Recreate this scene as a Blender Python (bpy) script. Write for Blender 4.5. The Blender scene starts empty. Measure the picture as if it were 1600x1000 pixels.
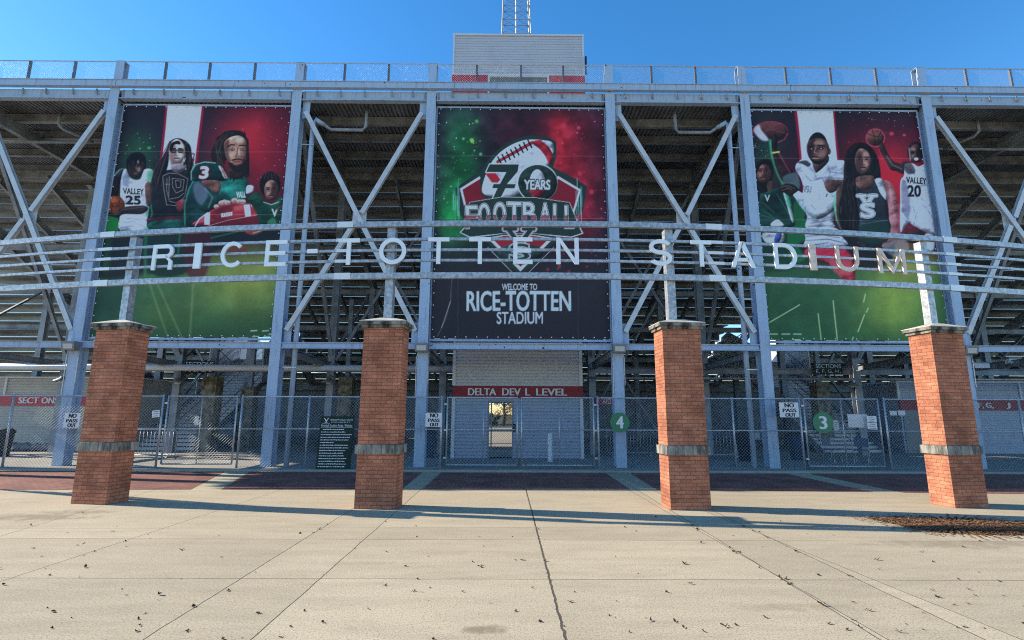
import bpy, bmesh, math, random
import numpy as np
from mathutils import Vector, Matrix

S = bpy.context.scene
COL = S.collection
rnd = random.Random(7)

# ------------------------------------------------------------------ camera
F_PX, PITCH, ROLL, YAW, EYE = 807.99, 0.178427, 0.004118, 0.006674, 1.75
cy_, sy_ = math.cos(YAW), math.sin(YAW)
r0 = np.array([cy_, -sy_, 0.0]); f0 = np.array([sy_, cy_, 0.0]); u0 = np.array([0, 0, 1.0])
FW = f0 * math.cos(PITCH) + u0 * math.sin(PITCH)
U1 = u0 * math.cos(PITCH) - f0 * math.sin(PITCH)
RT = r0 * math.cos(ROLL) + U1 * math.sin(ROLL)
UP = U1 * math.cos(ROLL) - r0 * math.sin(ROLL)
cam = bpy.data.cameras.new("camera"); cam.sensor_width = 36.0; cam.lens = F_PX / 1600 * 36
cam.clip_start = 0.05; cam.clip_end = 3000
camo = bpy.data.objects.new("camera", cam); COL.objects.link(camo); S.camera = camo
camo.matrix_world = Matrix(((RT[0], UP[0], -FW[0], 0), (RT[1], UP[1], -FW[1], 0), (RT[2], UP[2], -FW[2], EYE), (0, 0, 0, 1)))

def ray(x, y): return RT * (x - 800) / F_PX + UP * (500 - y) / F_PX + FW
def at(x, y, Y):                       # the point of the photograph's pixel at depth Y
    d = ray(x, y); return np.array([0, 0, EYE]) + d * Y / d[1]
def gnd(x, y, Z=0.0):
    d = ray(x, y); return np.array([0, 0, EYE]) + d * (Z - EYE) / d[2]
def proj(P):                           # world points (n,3) -> photo pixels
    d = np.asarray(P, float) - np.array([0, 0, EYE]); z = d @ FW
    return 800 + F_PX * (d @ RT) / z, 500 - F_PX * (d @ UP) / z

# ------------------------------------------------------------------ light
SUN_EL, SUN_B = math.radians(30.0), math.radians(11.0)     # sun left of the view, a little behind the stand
TO_SUN = Vector((-math.cos(SUN_EL) * math.cos(SUN_B), math.cos(SUN_EL) * math.sin(SUN_B), math.sin(SUN_EL)))
w = bpy.data.worlds.new("World"); S.world = w; w.use_nodes = True
nt = w.node_tree; nt.nodes.clear()
wo = nt.nodes.new("ShaderNodeOutputWorld"); bg = nt.nodes.new("ShaderNodeBackground"); sky = nt.nodes.new("ShaderNodeTexSky")
sky.sky_type = 'NISHITA'; sky.sun_disc = False; sky.sun_elevation = SUN_EL
sky.sun_rotation = math.atan2(TO_SUN.x, TO_SUN.y)
sky.air_density = 1.0; sky.dust_density = 0.08; sky.ozone_density = 2.2; sky.altitude = 40
hs = nt.nodes.new("ShaderNodeHueSaturation"); hs.inputs['Saturation'].default_value = 1.33
nt.links.new(sky.outputs[0], hs.inputs['Color']); nt.links.new(hs.outputs[0], bg.inputs['Color'])
bg.inputs['Strength'].default_value = 0.14
nt.links.new(bg.outputs[0], wo.inputs[0])
sl = bpy.data.lights.new("sun", 'SUN'); sl.energy = 4.3; sl.angle = math.radians(0.5); sl.color = (1.0, 0.90, 0.74)
so = bpy.data.objects.new("sun", sl); COL.objects.link(so); so.rotation_euler = TO_SUN.to_track_quat('Z', 'Y').to_euler()
so.location = (-30, 20, 30)
S.view_settings.view_transform = 'Standard'; S.view_settings.look = 'None'
S.view_settings.exposure = 0.95; S.view_settings.gamma = 1.0
S.render.engine = 'CYCLES'
S.cycles.filter_width = 1.05; S.cycles.use_denoising = False; S.cycles.max_bounces = 8; S.cycles.diffuse_bounces = 4; S.cycles.glossy_bounces = 4; S.cycles.caustics_reflective = False; S.cycles.caustics_refractive = False; S.cycles.sample_clamp_indirect = 6

# ------------------------------------------------------------------ materials
def mat(name, col, rough=0.6, metal=0.0, spec=0.5, var=0.0, vscale=3.0, vcol=None, bump=0.0, bscale=40.0, stretch=(1, 1, 1), lo=0.42, hi=0.62, detail=6.0):
    m = bpy.data.materials.new(name); m.use_nodes = True
    n = m.node_tree; b = n.nodes["Principled BSDF"]
    b.inputs['Base Color'].default_value = (*col, 1); b.inputs['Roughness'].default_value = rough
    b.inputs['Metallic'].default_value = metal; b.inputs['Specular IOR Level'].default_value = spec
    tc = n.nodes.new("ShaderNodeTexCoord"); mp = n.nodes.new("ShaderNodeMapping"); mp.inputs['Scale'].default_value = stretch
    n.links.new(tc.outputs['Object'], mp.inputs[0])
    if var > 0:
        t = n.nodes.new("ShaderNodeTexNoise"); t.inputs['Scale'].default_value = vscale; t.inputs['Detail'].default_value = detail
        t.inputs['Roughness'].default_value = 0.65
        n.links.new(mp.outputs[0], t.inputs['Vector'])
        mr = n.nodes.new("ShaderNodeMapRange"); mr.inputs[1].default_value = lo; mr.inputs[2].default_value = hi
        mr.inputs[3].default_value = 0; mr.inputs[4].default_value = var
        n.links.new(t.outputs['Fac'], mr.inputs[0])
        mx = n.nodes.new("ShaderNodeMix"); mx.data_type = 'RGBA'
        mx.inputs[6].default_value = (*col, 1); mx.inputs[7].default_value = (*(vcol or [c * 0.55 for c in col]), 1)
        n.links.new(mr.outputs[0], mx.inputs[0]); n.links.new(mx.outputs[2], b.inputs['Base Color'])
    if bump > 0:
        t2 = n.nodes.new("ShaderNodeTexNoise"); t2.inputs['Scale'].default_value = bscale; t2.inputs['Detail'].default_value = 5
        n.links.new(mp.outputs[0], t2.inputs['Vector'])
        bp = n.nodes.new("ShaderNodeBump"); bp.inputs['Strength'].default_value = bump; bp.inputs['Distance'].default_value = 0.02
        n.links.new(t2.outputs['Fac'], bp.inputs['Height']); n.links.new(bp.outputs[0], b.inputs['Normal'])
    return m

M = {}
M['paint'] = mat("grey_blue_paint", (0.42, 0.535, 0.69), 0.5, 0, 0.4, 0.5, 2.2, (0.35, 0.45, 0.60), 0.05, 30, lo=0.45, hi=0.75)
def add_chips(m, scale, th, col):
    n = m.node_tree; b = n.nodes["Principled BSDF"]; src = b.inputs['Base Color'].links[0].from_socket
    tc = n.nodes.new("ShaderNodeTexCoord"); t = n.nodes.new("ShaderNodeTexNoise"); t.inputs['Scale'].default_value = scale; t.inputs['Detail'].default_value = 2
    n.links.new(tc.outputs['Object'], t.inputs['Vector'])
    mr = n.nodes.new("ShaderNodeMapRange"); mr.inputs[1].default_value = th; mr.inputs[2].default_value = th + .02; n.links.new(t.outputs['Fac'], mr.inputs[0])
    mx = n.nodes.new("ShaderNodeMix"); mx.data_type = 'RGBA'; n.links.new(mr.outputs[0], mx.inputs[0]); n.links.new(src, mx.inputs[6]); mx.inputs[7].default_value = (*col, 1)
    n.links.new(mx.outputs[2], b.inputs['Base Color'])
def add_streaks(m, col, st, lo, hi, amt):
    n = m.node_tree; b = n.nodes["Principled BSDF"]; src = b.inputs['Base Color'].links[0].from_socket
    tc = n.nodes.new("ShaderNodeTexCoord"); mp = n.nodes.new("ShaderNodeMapping"); mp.inputs['Scale'].default_value = st; n.links.new(tc.outputs['Object'], mp.inputs[0])
    t = n.nodes.new("ShaderNodeTexNoise"); t.inputs['Scale'].default_value = 1.0; t.inputs['Detail'].default_value = 7; t.inputs['Roughness'].default_value = .7; n.links.new(mp.outputs[0], t.inputs['Vector'])
    mr = n.nodes.new("ShaderNodeMapRange"); mr.inputs[1].default_value = lo; mr.inputs[2].default_value = hi; mr.inputs[4].default_value = amt; n.links.new(t.outputs['Fac'], mr.inputs[0])
    mx = n.nodes.new("ShaderNodeMix"); mx.data_type = 'RGBA'; n.links.new(mr.outputs[0], mx.inputs[0]); n.links.new(src, mx.inputs[6]); mx.inputs[7].default_value = (*col, 1)
    n.links.new(mx.outputs[2], b.inputs['Base Color'])
add_streaks(M['paint'], (0.20, 0.19, 0.19), (9, 9, .9), .52, .72, .7)
add_chips(M['paint'], 6.5, .72, (0.08, 0.05, 0.04))
M['chip'] = mat("chipped_paint_metal", (0.05, 0.035, 0.03), 0.8)
M['bracing'] = mat('pale_galvanised_bracing', (0.62, 0.63, 0.64), 0.45, 0.15, 0.5, 0.6, 3, (0.46, 0.47, 0.49), 0.05, 30)
M['under'] = mat("grey_understructure_steel", (0.33, 0.36, 0.395), 0.6, 0.1, 0.4, 0.8, 1.6, (0.17, 0.17, 0.175))
M['deck'] = mat("galvanised_deck_sheet", (0.255, 0.285, 0.32), 0.5, 0.2, 0.5, 0.9, 0.9, (0.14, 0.145, 0.15))
M['plank'] = mat("aluminium_seat_plank", (0.35, 0.37, 0.385), 0.45, 0.15, 0.5, 0.9, 1.2, (0.135, 0.135, 0.135), stretch=(0.3, 2, 2))
M['galv'] = mat("galvanised_tube", (0.50, 0.52, 0.55), 0.42, 0.45, 0.5, 0.95, 14, (0.25, 0.27, 0.30), 0.1, 50, lo=0.38, hi=0.62)
M['sleeve'] = mat("bright_galvanised_sleeve", (0.74, 0.76, 0.78), 0.5, 0.3, 0.5, 0.4, 9, (0.6, 0.62, 0.64))
M['letter'] = mat("white_metal_letter", (0.84, 0.88, 0.90), 0.4, 0.1, 0.5, 0.3, 6, (0.62, 0.66, 0.70))
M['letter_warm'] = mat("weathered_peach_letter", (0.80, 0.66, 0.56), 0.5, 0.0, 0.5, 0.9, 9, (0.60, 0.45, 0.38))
M['wire'] = mat("galvanised_wire", (0.36, 0.37, 0.38), 0.4, 0.5)
M['rail'] = mat("galvanised_fence_pipe", (0.55, 0.57, 0.60), 0.4, 0.55, 0.5, 0.5, 10)
M['darkpost'] = mat("dark_fence_post", (0.10, 0.11, 0.13), 0.5, 0.3)
M['concrete_cap'] = mat("weathered_cap_stone", (0.36, 0.33, 0.28), 0.9, 0, 0.2, 1.0, 7, (0.035, 0.034, 0.03), 0.4, 40, stretch=(1, 1, 0.4), lo=0.32, hi=0.58)
M['cap_top'] = mat("pale_cap_stone", (0.55, 0.51, 0.44), 0.9, 0, 0.2, 0.7, 5, (0.33, 0.31, 0.27), 0.3, 40)
M['band'] = mat("streaked_band_stone", (0.42, 0.395, 0.34), 0.9, 0, 0.2, 1.0, 7, (0.09, 0.088, 0.078), 0.2, 60, stretch=(1.5, 1.5, 0.3), lo=0.34, hi=0.62)
M['siding'] = mat("grey_corrugated_siding", (0.58, 0.58, 0.61), 0.45, 0.1, 0.5, 0.5, 1.2, (0.48, 0.48, 0.52), lo=0.45, hi=0.7)
M['siding_blue'] = mat("blue_grey_siding", (0.38, 0.44, 0.56), 0.45, 0.1, 0.5, 0.5, 1.2, (0.30, 0.35, 0.46))
M['trim'] = mat("pale_trim", (0.66, 0.69, 0.73), 0.45)
M['beige'] = mat("beige_siding", (0.50, 0.48, 0.43), 0.5, 0.0, 0.5, 0.5, 1.0, (0.36, 0.35, 0.32))
M['red'] = mat("red_panel", (0.30, 0.014, 0.026), 0.45, 0, 0.4, 0.5, 2, (0.25, 0.015, 0.03))
M['bright_red'] = mat('bright_red_panel', (0.52, 0.018, 0.032), 0.45)
M['white'] = mat("white_paint", (0.80, 0.80, 0.80), 0.5)
M['paper'] = mat("white_sign_board", (0.80, 0.80, 0.80), 0.55, 0, 0.3, 0.4, 4, (0.70, 0.70, 0.70))
M['black'] = mat("black_lettering", (0.012, 0.012, 0.014), 0.6)
M['signgreen'] = mat("green_sign", (0.015, 0.20, 0.095), 0.4, 0, 0.5, 0.3, 3, (0.012, 0.16, 0.08))
M['boardgreen'] = mat("dark_green_board", (0.006, 0.022, 0.013), 0.5, 0, 0.3, 0.4, 3, (0.008, 0.03, 0.018))
M['darkglass'] = mat("reflective_glass", (0.72, 0.70, 0.66), 0.015, 1.0)
M['winglass'] = mat("dusty_window_glass", (0.16, 0.17, 0.15), 0.25, 0.2, 0.6)
M['rubber'] = mat("black_rubber", (0.02, 0.02, 0.022), 0.7)
M['lamp'] = mat("grey_lamp_housing", (0.22, 0.23, 0.24), 0.5, 0.3)
M['lens'] = mat("lamp_lens", (0.55, 0.58, 0.58), 0.15, 0.0)
M['moss'] = mat("mossy_concrete", (0.34, 0.31, 0.24), 0.95, 0, 0.2, 1.0, 4, (0.10, 0.09, 0.055), 0.5, 25)
M['leafbrown'] = mat("dry_brown_leaf", (0.10, 0.055, 0.028), 0.8, 0, 0.2, 0.8, 20, (0.05, 0.03, 0.018))
M['soil'] = mat("brown_soil", (0.13, 0.075, 0.04), 0.95, 0, 0.1, 1.0, 6, (0.06, 0.035, 0.02), 0.8, 30)
M['bluebin'] = mat("blue_plastic", (0.05, 0.09, 0.17), 0.45)
M['tarp'] = mat("grey_tarp", (0.20, 0.20, 0.21), 0.6, 0, 0.3, 0.6, 5, (0.08, 0.08, 0.09))
M['bark'] = mat("tree_bark", (0.10, 0.075, 0.055), 0.95, 0, 0.1, 0.8, 6, bump=0.6, bscale=15)
M['autumn'] = mat("rust_brown_foliage", (0.34, 0.13, 0.045), 0.8, 0, 0.2, 1.0, 1.2, (0.10, 0.045, 0.02))
M['evergreen'] = mat("dark_evergreen_foliage", (0.03, 0.055, 0.025), 0.7, 0, 0.2, 1.0, 2, (0.015, 0.03, 0.015))

def brick_mat(name, c1, c2, mortar):
    m = bpy.data.materials.new(name); m.use_nodes = True; n = m.node_tree; b = n.nodes["Principled BSDF"]
    uv = n.nodes.new("ShaderNodeUVMap"); br = n.nodes.new("ShaderNodeTexBrick")
    n.links.new(uv.outputs[0], br.inputs['Vector'])
    br.inputs['Color1'].default_value = (*c1, 1); br.inputs['Color2'].default_value = (*c2, 1); br.inputs['Mortar'].default_value = (*mortar, 1)
    br.inputs['Scale'].default_value = 1; br.inputs['Brick Width'].default_value = 0.205; br.inputs['Row Height'].default_value = 0.0685
    br.inputs['Mortar Size'].default_value = 0.006; br.inputs['Mortar Smooth'].default_value = 0.25; br.inputs['Bias'].default_value = -0.1
    tc = n.nodes.new("ShaderNodeTexCoord")
    t = n.nodes.new("ShaderNodeTexNoise"); t.inputs['Scale'].default_value = 55; t.inputs['Detail'].default_value = 4
    t3 = n.nodes.new("ShaderNodeTexNoise"); t3.inputs['Scale'].default_value = 2.3; t3.inputs['Detail'].default_value = 6
    n.links.new(tc.outputs['Object'], t.inputs['Vector']); n.links.new(tc.outputs['Object'], t3.inputs['Vector'])
    mr = n.nodes.new("ShaderNodeMapRange"); mr.inputs[1].default_value = 0.3; mr.inputs[2].default_value = 0.7; mr.inputs[3].default_value = 0.62; mr.inputs[4].default_value = 1.30
    n.links.new(t.outputs['Fac'], mr.inputs[0])
    mr3 = n.nodes.new("ShaderNodeMapRange"); mr3.inputs[1].default_value = 0.35; mr3.inputs[2].default_value = 0.65; mr3.inputs[3].default_value = 0.82; mr3.inputs[4].default_value = 1.33
    n.links.new(t3.outputs['Fac'], mr3.inputs[0])
    mu = n.nodes.new("ShaderNodeMath"); mu.operation = 'MULTIPLY'; n.links.new(mr.outputs[0], mu.inputs[0]); n.links.new(mr3.outputs[0], mu.inputs[1])
    mx = n.nodes.new("ShaderNodeMix"); mx.data_type = 'RGBA'; mx.blend_type = 'MULTIPLY'; mx.inputs[0].default_value = 1
    n.links.new(br.outputs['Color'], mx.inputs[6]); n.links.new(mu.outputs[0], mx.inputs[7])
    t5 = n.nodes.new("ShaderNodeTexNoise"); t5.inputs['Scale'].default_value = 3.2; t5.inputs['Detail'].default_value = 9; t5.inputs['Roughness'].default_value = .72
    oi = n.nodes.new("ShaderNodeObjectInfo"); va = n.nodes.new("ShaderNodeVectorMath"); va.operation = 'ADD'; n.links.new(tc.outputs['Object'], va.inputs[0]); n.links.new(oi.outputs['Location'], va.inputs[1]); n.links.new(va.outputs[0], t5.inputs['Vector']); n.links.new(va.outputs[0], t3.inputs['Vector'])
    m5 = n.nodes.new("ShaderNodeMapRange"); m5.inputs[1].default_value = .60; m5.inputs[2].default_value = .74; m5.inputs[4].default_value = .55; n.links.new(t5.outputs['Fac'], m5.inputs[0])
    x5 = n.nodes.new("ShaderNodeMix"); x5.data_type = 'RGBA'; n.links.new(m5.outputs[0], x5.inputs[0]); n.links.new(mx.outputs[2], x5.inputs[6]); x5.inputs[7].default_value = (.55, .40, .32, 1)
    m6 = n.nodes.new("ShaderNodeMapRange"); m6.inputs[1].default_value = .40; m6.inputs[2].default_value = .28; m6.inputs[4].default_value = .6; n.links.new(t5.outputs['Fac'], m6.inputs[0])
    x6 = n.nodes.new("ShaderNodeMix"); x6.data_type = 'RGBA'; n.links.new(m6.outputs[0], x6.inputs[0]); n.links.new(x5.outputs[2], x6.inputs[6]); x6.inputs[7].default_value = (.13, .055, .035, 1)
    n.links.new(x6.outputs[2], b.inputs['Base Color']); b.inputs['Roughness'].default_value = 0.9; b.inputs['Specular IOR Level'].default_value = 0.2
    inv = n.nodes.new("ShaderNodeMath"); inv.operation = 'SUBTRACT'; inv.inputs[0].default_value = 1; n.links.new(br.outputs['Fac'], inv.inputs[1])
    ad = n.nodes.new("ShaderNodeMath"); ad.operation = 'MULTIPLY_ADD'; ad.inputs[1].default_value = 0.35
    n.links.new(t.outputs['Fac'], ad.inputs[0]); n.links.new(inv.outputs[0], ad.inputs[2])
    bp = n.nodes.new("ShaderNodeBump"); bp.inputs['Strength'].default_value = 0.7; bp.inputs['Distance'].default_value = 0.008
    n.links.new(ad.outputs[0], bp.inputs['Height']); n.links.new(bp.outputs[0], b.inputs['Normal'])
    return m
M['brick'] = brick_mat("red_brick", (0.475, 0.18, 0.10), (0.345, 0.118, 0.068), (0.18, 0.105, 0.082))

# ------------------------------------------------------------------ mesh helpers
def V3(p): return Vector((float(p[0]), float(p[1]), float(p[2])))
class MB:
    def __init__(s): s.v = []; s.f = []; s.uv = None
    def add(s, vs, fs):
        k = len(s.v); s.v += [tuple(v) for v in vs]; s.f += [tuple(i + k for i in f) for f in fs]; return s
    def box(s, x0, x1, y0, y1, z0, z1):
        vs = [(x0, y0, z0), (x1, y0, z0), (x1, y1, z0), (x0, y1, z0), (x0, y0, z1), (x1, y0, z1), (x1, y1, z1), (x0, y1, z1)]
        return s.add(vs, [(3, 2, 1, 0), (4, 5, 6, 7), (0, 1, 5, 4), (1, 2, 6, 5), (2, 3, 7, 6), (3, 0, 4, 7)])
    def bar(s, p, q, wd, ht, up=(0, 0, 1), off=(0, 0)):
        p, q = V3(p), V3(q); d = (q - p).normalized(); up = V3(up)
        if abs(d.dot(up)) > 0.98: up = Vector((0, 1, 0))
        sd = d.cross(up).normalized(); u = sd.cross(d)
        p = p + sd * off[0] + u * off[1]; q = q + sd * off[0] + u * off[1]
        c = [sd * a * wd / 2 + u * b * ht / 2 for a, b in ((-1, -1), (1, -1), (1, 1), (-1, 1))]
        return s.add([p + x for x in c] + [q + x for x in c], [(3, 2, 1, 0), (4, 5, 6, 7), (0, 1, 5, 4), (1, 2, 6, 5), (2, 3, 7, 6), (3, 0, 4, 7)])
    def ibeam(s, p, q, wd, ht, tf=0.02, tw=0.014, up=(0, 0, 1)):
        s.bar(p, q, wd, tf, up, (0, ht / 2 - tf / 2)); s.bar(p, q, wd, tf, up, (0, -ht / 2 + tf / 2))
        return s.bar(p, q, tw, ht - 2 * tf - 0.002, up)
    def tube(s, pts, r, n=8, cap=True):
        pts = [V3(p) for p in pts]; k0 = len(s.v); m = len(pts)
        for i, p in enumerate(pts):
            d = (pts[min(i + 1, m - 1)] - pts[max(i - 1, 0)]).normalized()
            up = Vector((0, 0, 1)) if abs(d.z) < 0.9 else Vector((0, 1, 0))
            a = d.cross(up).normalized(); b = a.cross(d)
            rr = r[i] if isinstance(r, (list, tuple)) else r
            for j in range(n):
                t = 2 * math.pi * j / n
                s.v.append(tuple(p + a * math.cos(t) * rr + b * math.sin(t) * rr))
        for i in range(m - 1):
            for j in range(n):
                a = k0 + i * n + j; b = k0 + i * n + (j + 1) % n
                s.f.append((a, b, b + n, a + n))
        if cap: s.f.append(tuple(k0 + j for j in reversed(range(n)))); s.f.append(tuple(k0 + (m - 1) * n + j for j in range(n)))
        return s
    def disc(s, c, r, th, n=40, axis='y'):
        c = V3(c); vs = []
        for e in (-th / 2, th / 2):
            for j in range(n):
                t = 2 * math.pi * j / n; vs.append((c.x + r * math.cos(t), c.y + e, c.z + r * math.sin(t)))
        return s.add(vs, [tuple(range(n)), tuple(n + j for j in reversed(range(n)))] + [(j, n + j, n + (j + 1) % n, (j + 1) % n) for j in range(n)])
    def lathe(s, c, prof, n=16):
        k = len(s.v)
        for (r, z) in prof:
            for j in range(n):
                t = 2 * math.pi * j / n; s.v.append((c[0] + r * math.cos(t), c[1] + r * math.sin(t), c[2] + z))
        for i in range(len(prof) - 1):
            for j in range(n):
                a = k + i * n + j; b = k + i * n + (j + 1) % n; s.f.append((a, b, b + n, a + n))
        return s
    def corr(s, x0, x1, y, z0, z1, pitch=0.1, depth=0.02):         # horizontally ribbed vertical sheet facing -Y
        n = max(2, int((z1 - z0) / pitch)); prof = []
        for i in range(n):
            z = z0 + (z1 - z0) * i / n; h = (z1 - z0) / n
            prof += [(0, z), (0, z + h * .66), (depth, z + h * .70), (depth, z + h * .96)]
        prof.append((0, z1)); k = len(s.v)
        for (d, z) in prof: s.v += [(x0, y + d, z), (x1, y + d, z)]
        for i in range(len(prof) - 1): s.f.append((k + 2 * i, k + 2 * i + 1, k + 2 * i + 3, k + 2 * i + 2))
        return s
    def build(s, name, m, parent=None, smooth=False, local=False):
        me = bpy.data.meshes.new(name); L = Vector((0, 0, 0))
        if parent is not None and not local:
            L = Vector(parent.get('_base', (0, 0, 0)))
        me.from_pydata([(v[0] - L.x, v[1] - L.y, v[2] - L.z) for v in s.v], [], s.f); me.update()
        me.materials.append(m if not isinstance(m, str) else M[m])
        if smooth:
            me.polygons.foreach_set('use_smooth', [True] * len(me.polygons))
        o = bpy.data.objects.new(name, me); COL.objects.link(o)
        if parent is not None:
            o.parent = parent; o['_base'] = tuple(L)
        return o

def tag(o, label=None, cat=None, group=None, kind=None):
    if label: o['label'] = label
    if cat: o['category'] = cat
    if group: o['group'] = group
    if kind: o['kind'] = kind
    return o
def thing(name, base, label, cat, group=None, rz=0.0):
    o = bpy.data.objects.new(name, None); COL.objects.link(o); o.empty_display_size = 0.2
    o.location = [float(c) for c in base]; o.rotation_euler = (0, 0, rz); o['_base'] = tuple(float(c) for c in base)
    return tag(o, label, cat, group)
def dup(root, loc, rz, label, group=None):
    r = root.copy(); COL.objects.link(r); r.location = loc; r.rotation_euler = (0, 0, rz); r['label'] = label
    if group: r['group'] = group
    for ch in list(root.children):
        c = ch.copy(); COL.objects.link(c); c.parent = r
        for g in ch.children:
            d = g.copy(); COL.objects.link(d); d.parent = c
    return r

_txt = {}
def glyphs(body):                      # text -> (2-D verts, faces), built-in font
    if body in _txt: return _txt[body]
    cu = bpy.data.curves.new("t", 'FONT'); cu.body = body; cu.size = 1.0; cu.resolution_u = 4; cu.fill_mode = 'FRONT'
    o = bpy.data.objects.new("t", cu); COL.objects.link(o)
    dg = bpy.context.evaluated_depsgraph_get(); ev = o.evaluated_get(dg); me = ev.to_mesh()
    vs = [(v.co.x, v.co.y) for v in me.vertices]; fs = [tuple(p.vertices) for p in me.polygons]
    ev.to_mesh_clear(); bpy.data.objects.remove(o); bpy.data.curves.remove(cu)
    # weld
    key = {}; mp = []; vv = []
    for v in vs:
        k = (round(v[0], 5), round(v[1], 5))
        if k not in key: key[k] = len(vv); vv.append(v)
        mp.append(key[k])
    ff = []
    for f in fs:
        g = []
        for i in f:
            if mp[i] not in g: g.append(mp[i])
        if len(g) > 2: ff.append(tuple(g))
    _txt[body] = (np.array(vv), ff); return _txt[body]
def outline(fs):
    c = {}
    for f in fs:
        for i in range(len(f)):
            a, b = f[i], f[(i + 1) % len(f)]; k = (min(a, b), max(a, b)); c[k] = c.get(k, []) + [(a, b)]
    return [e[0] for e in c.values() if len(e) == 1]
def text3d(mb, body, x0, x1, y, z0, z1, th=0.004, shear=0.0, bold=0.0, rot=None):
    """letters standing in the XZ plane at depth y (front), thickness th, filling x0..x1, z0..z1"""
    v, fs = glyphs(body); lo, hi = v.min(0), v.max(0)
    P = np.empty((len(v), 3)); t = (v - lo) / (hi - lo)
    P[:, 0] = x0 + t[:, 0] * (x1 - x0) + shear * t[:, 1] * (z1 - z0); P[:, 1] = y; P[:, 2] = z0 + t[:, 1] * (z1 - z0)
    if bold:
        pass
    k = len(v); Q = P.copy(); Q[:, 1] += th
    A = [tuple(reversed(f)) if _ccw(v, f) is False else tuple(f) for f in fs]
    faces = [tuple(f) for f in A] + [tuple(i + k for i in reversed(f)) for f in A]
    for a, b in outline(A): faces.append((b, a, a + k, b + k))
    mb.add(list(map(tuple, P)) + list(map(tuple, Q)), faces); return mb
def _ccw(v, f):
    s = 0
    for i in range(len(f)):
        a, b = v[f[i]], v[f[(i + 1) % len(f)]]; s += a[0] * b[1] - a[1] * b[0]
    return s > 0

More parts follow.
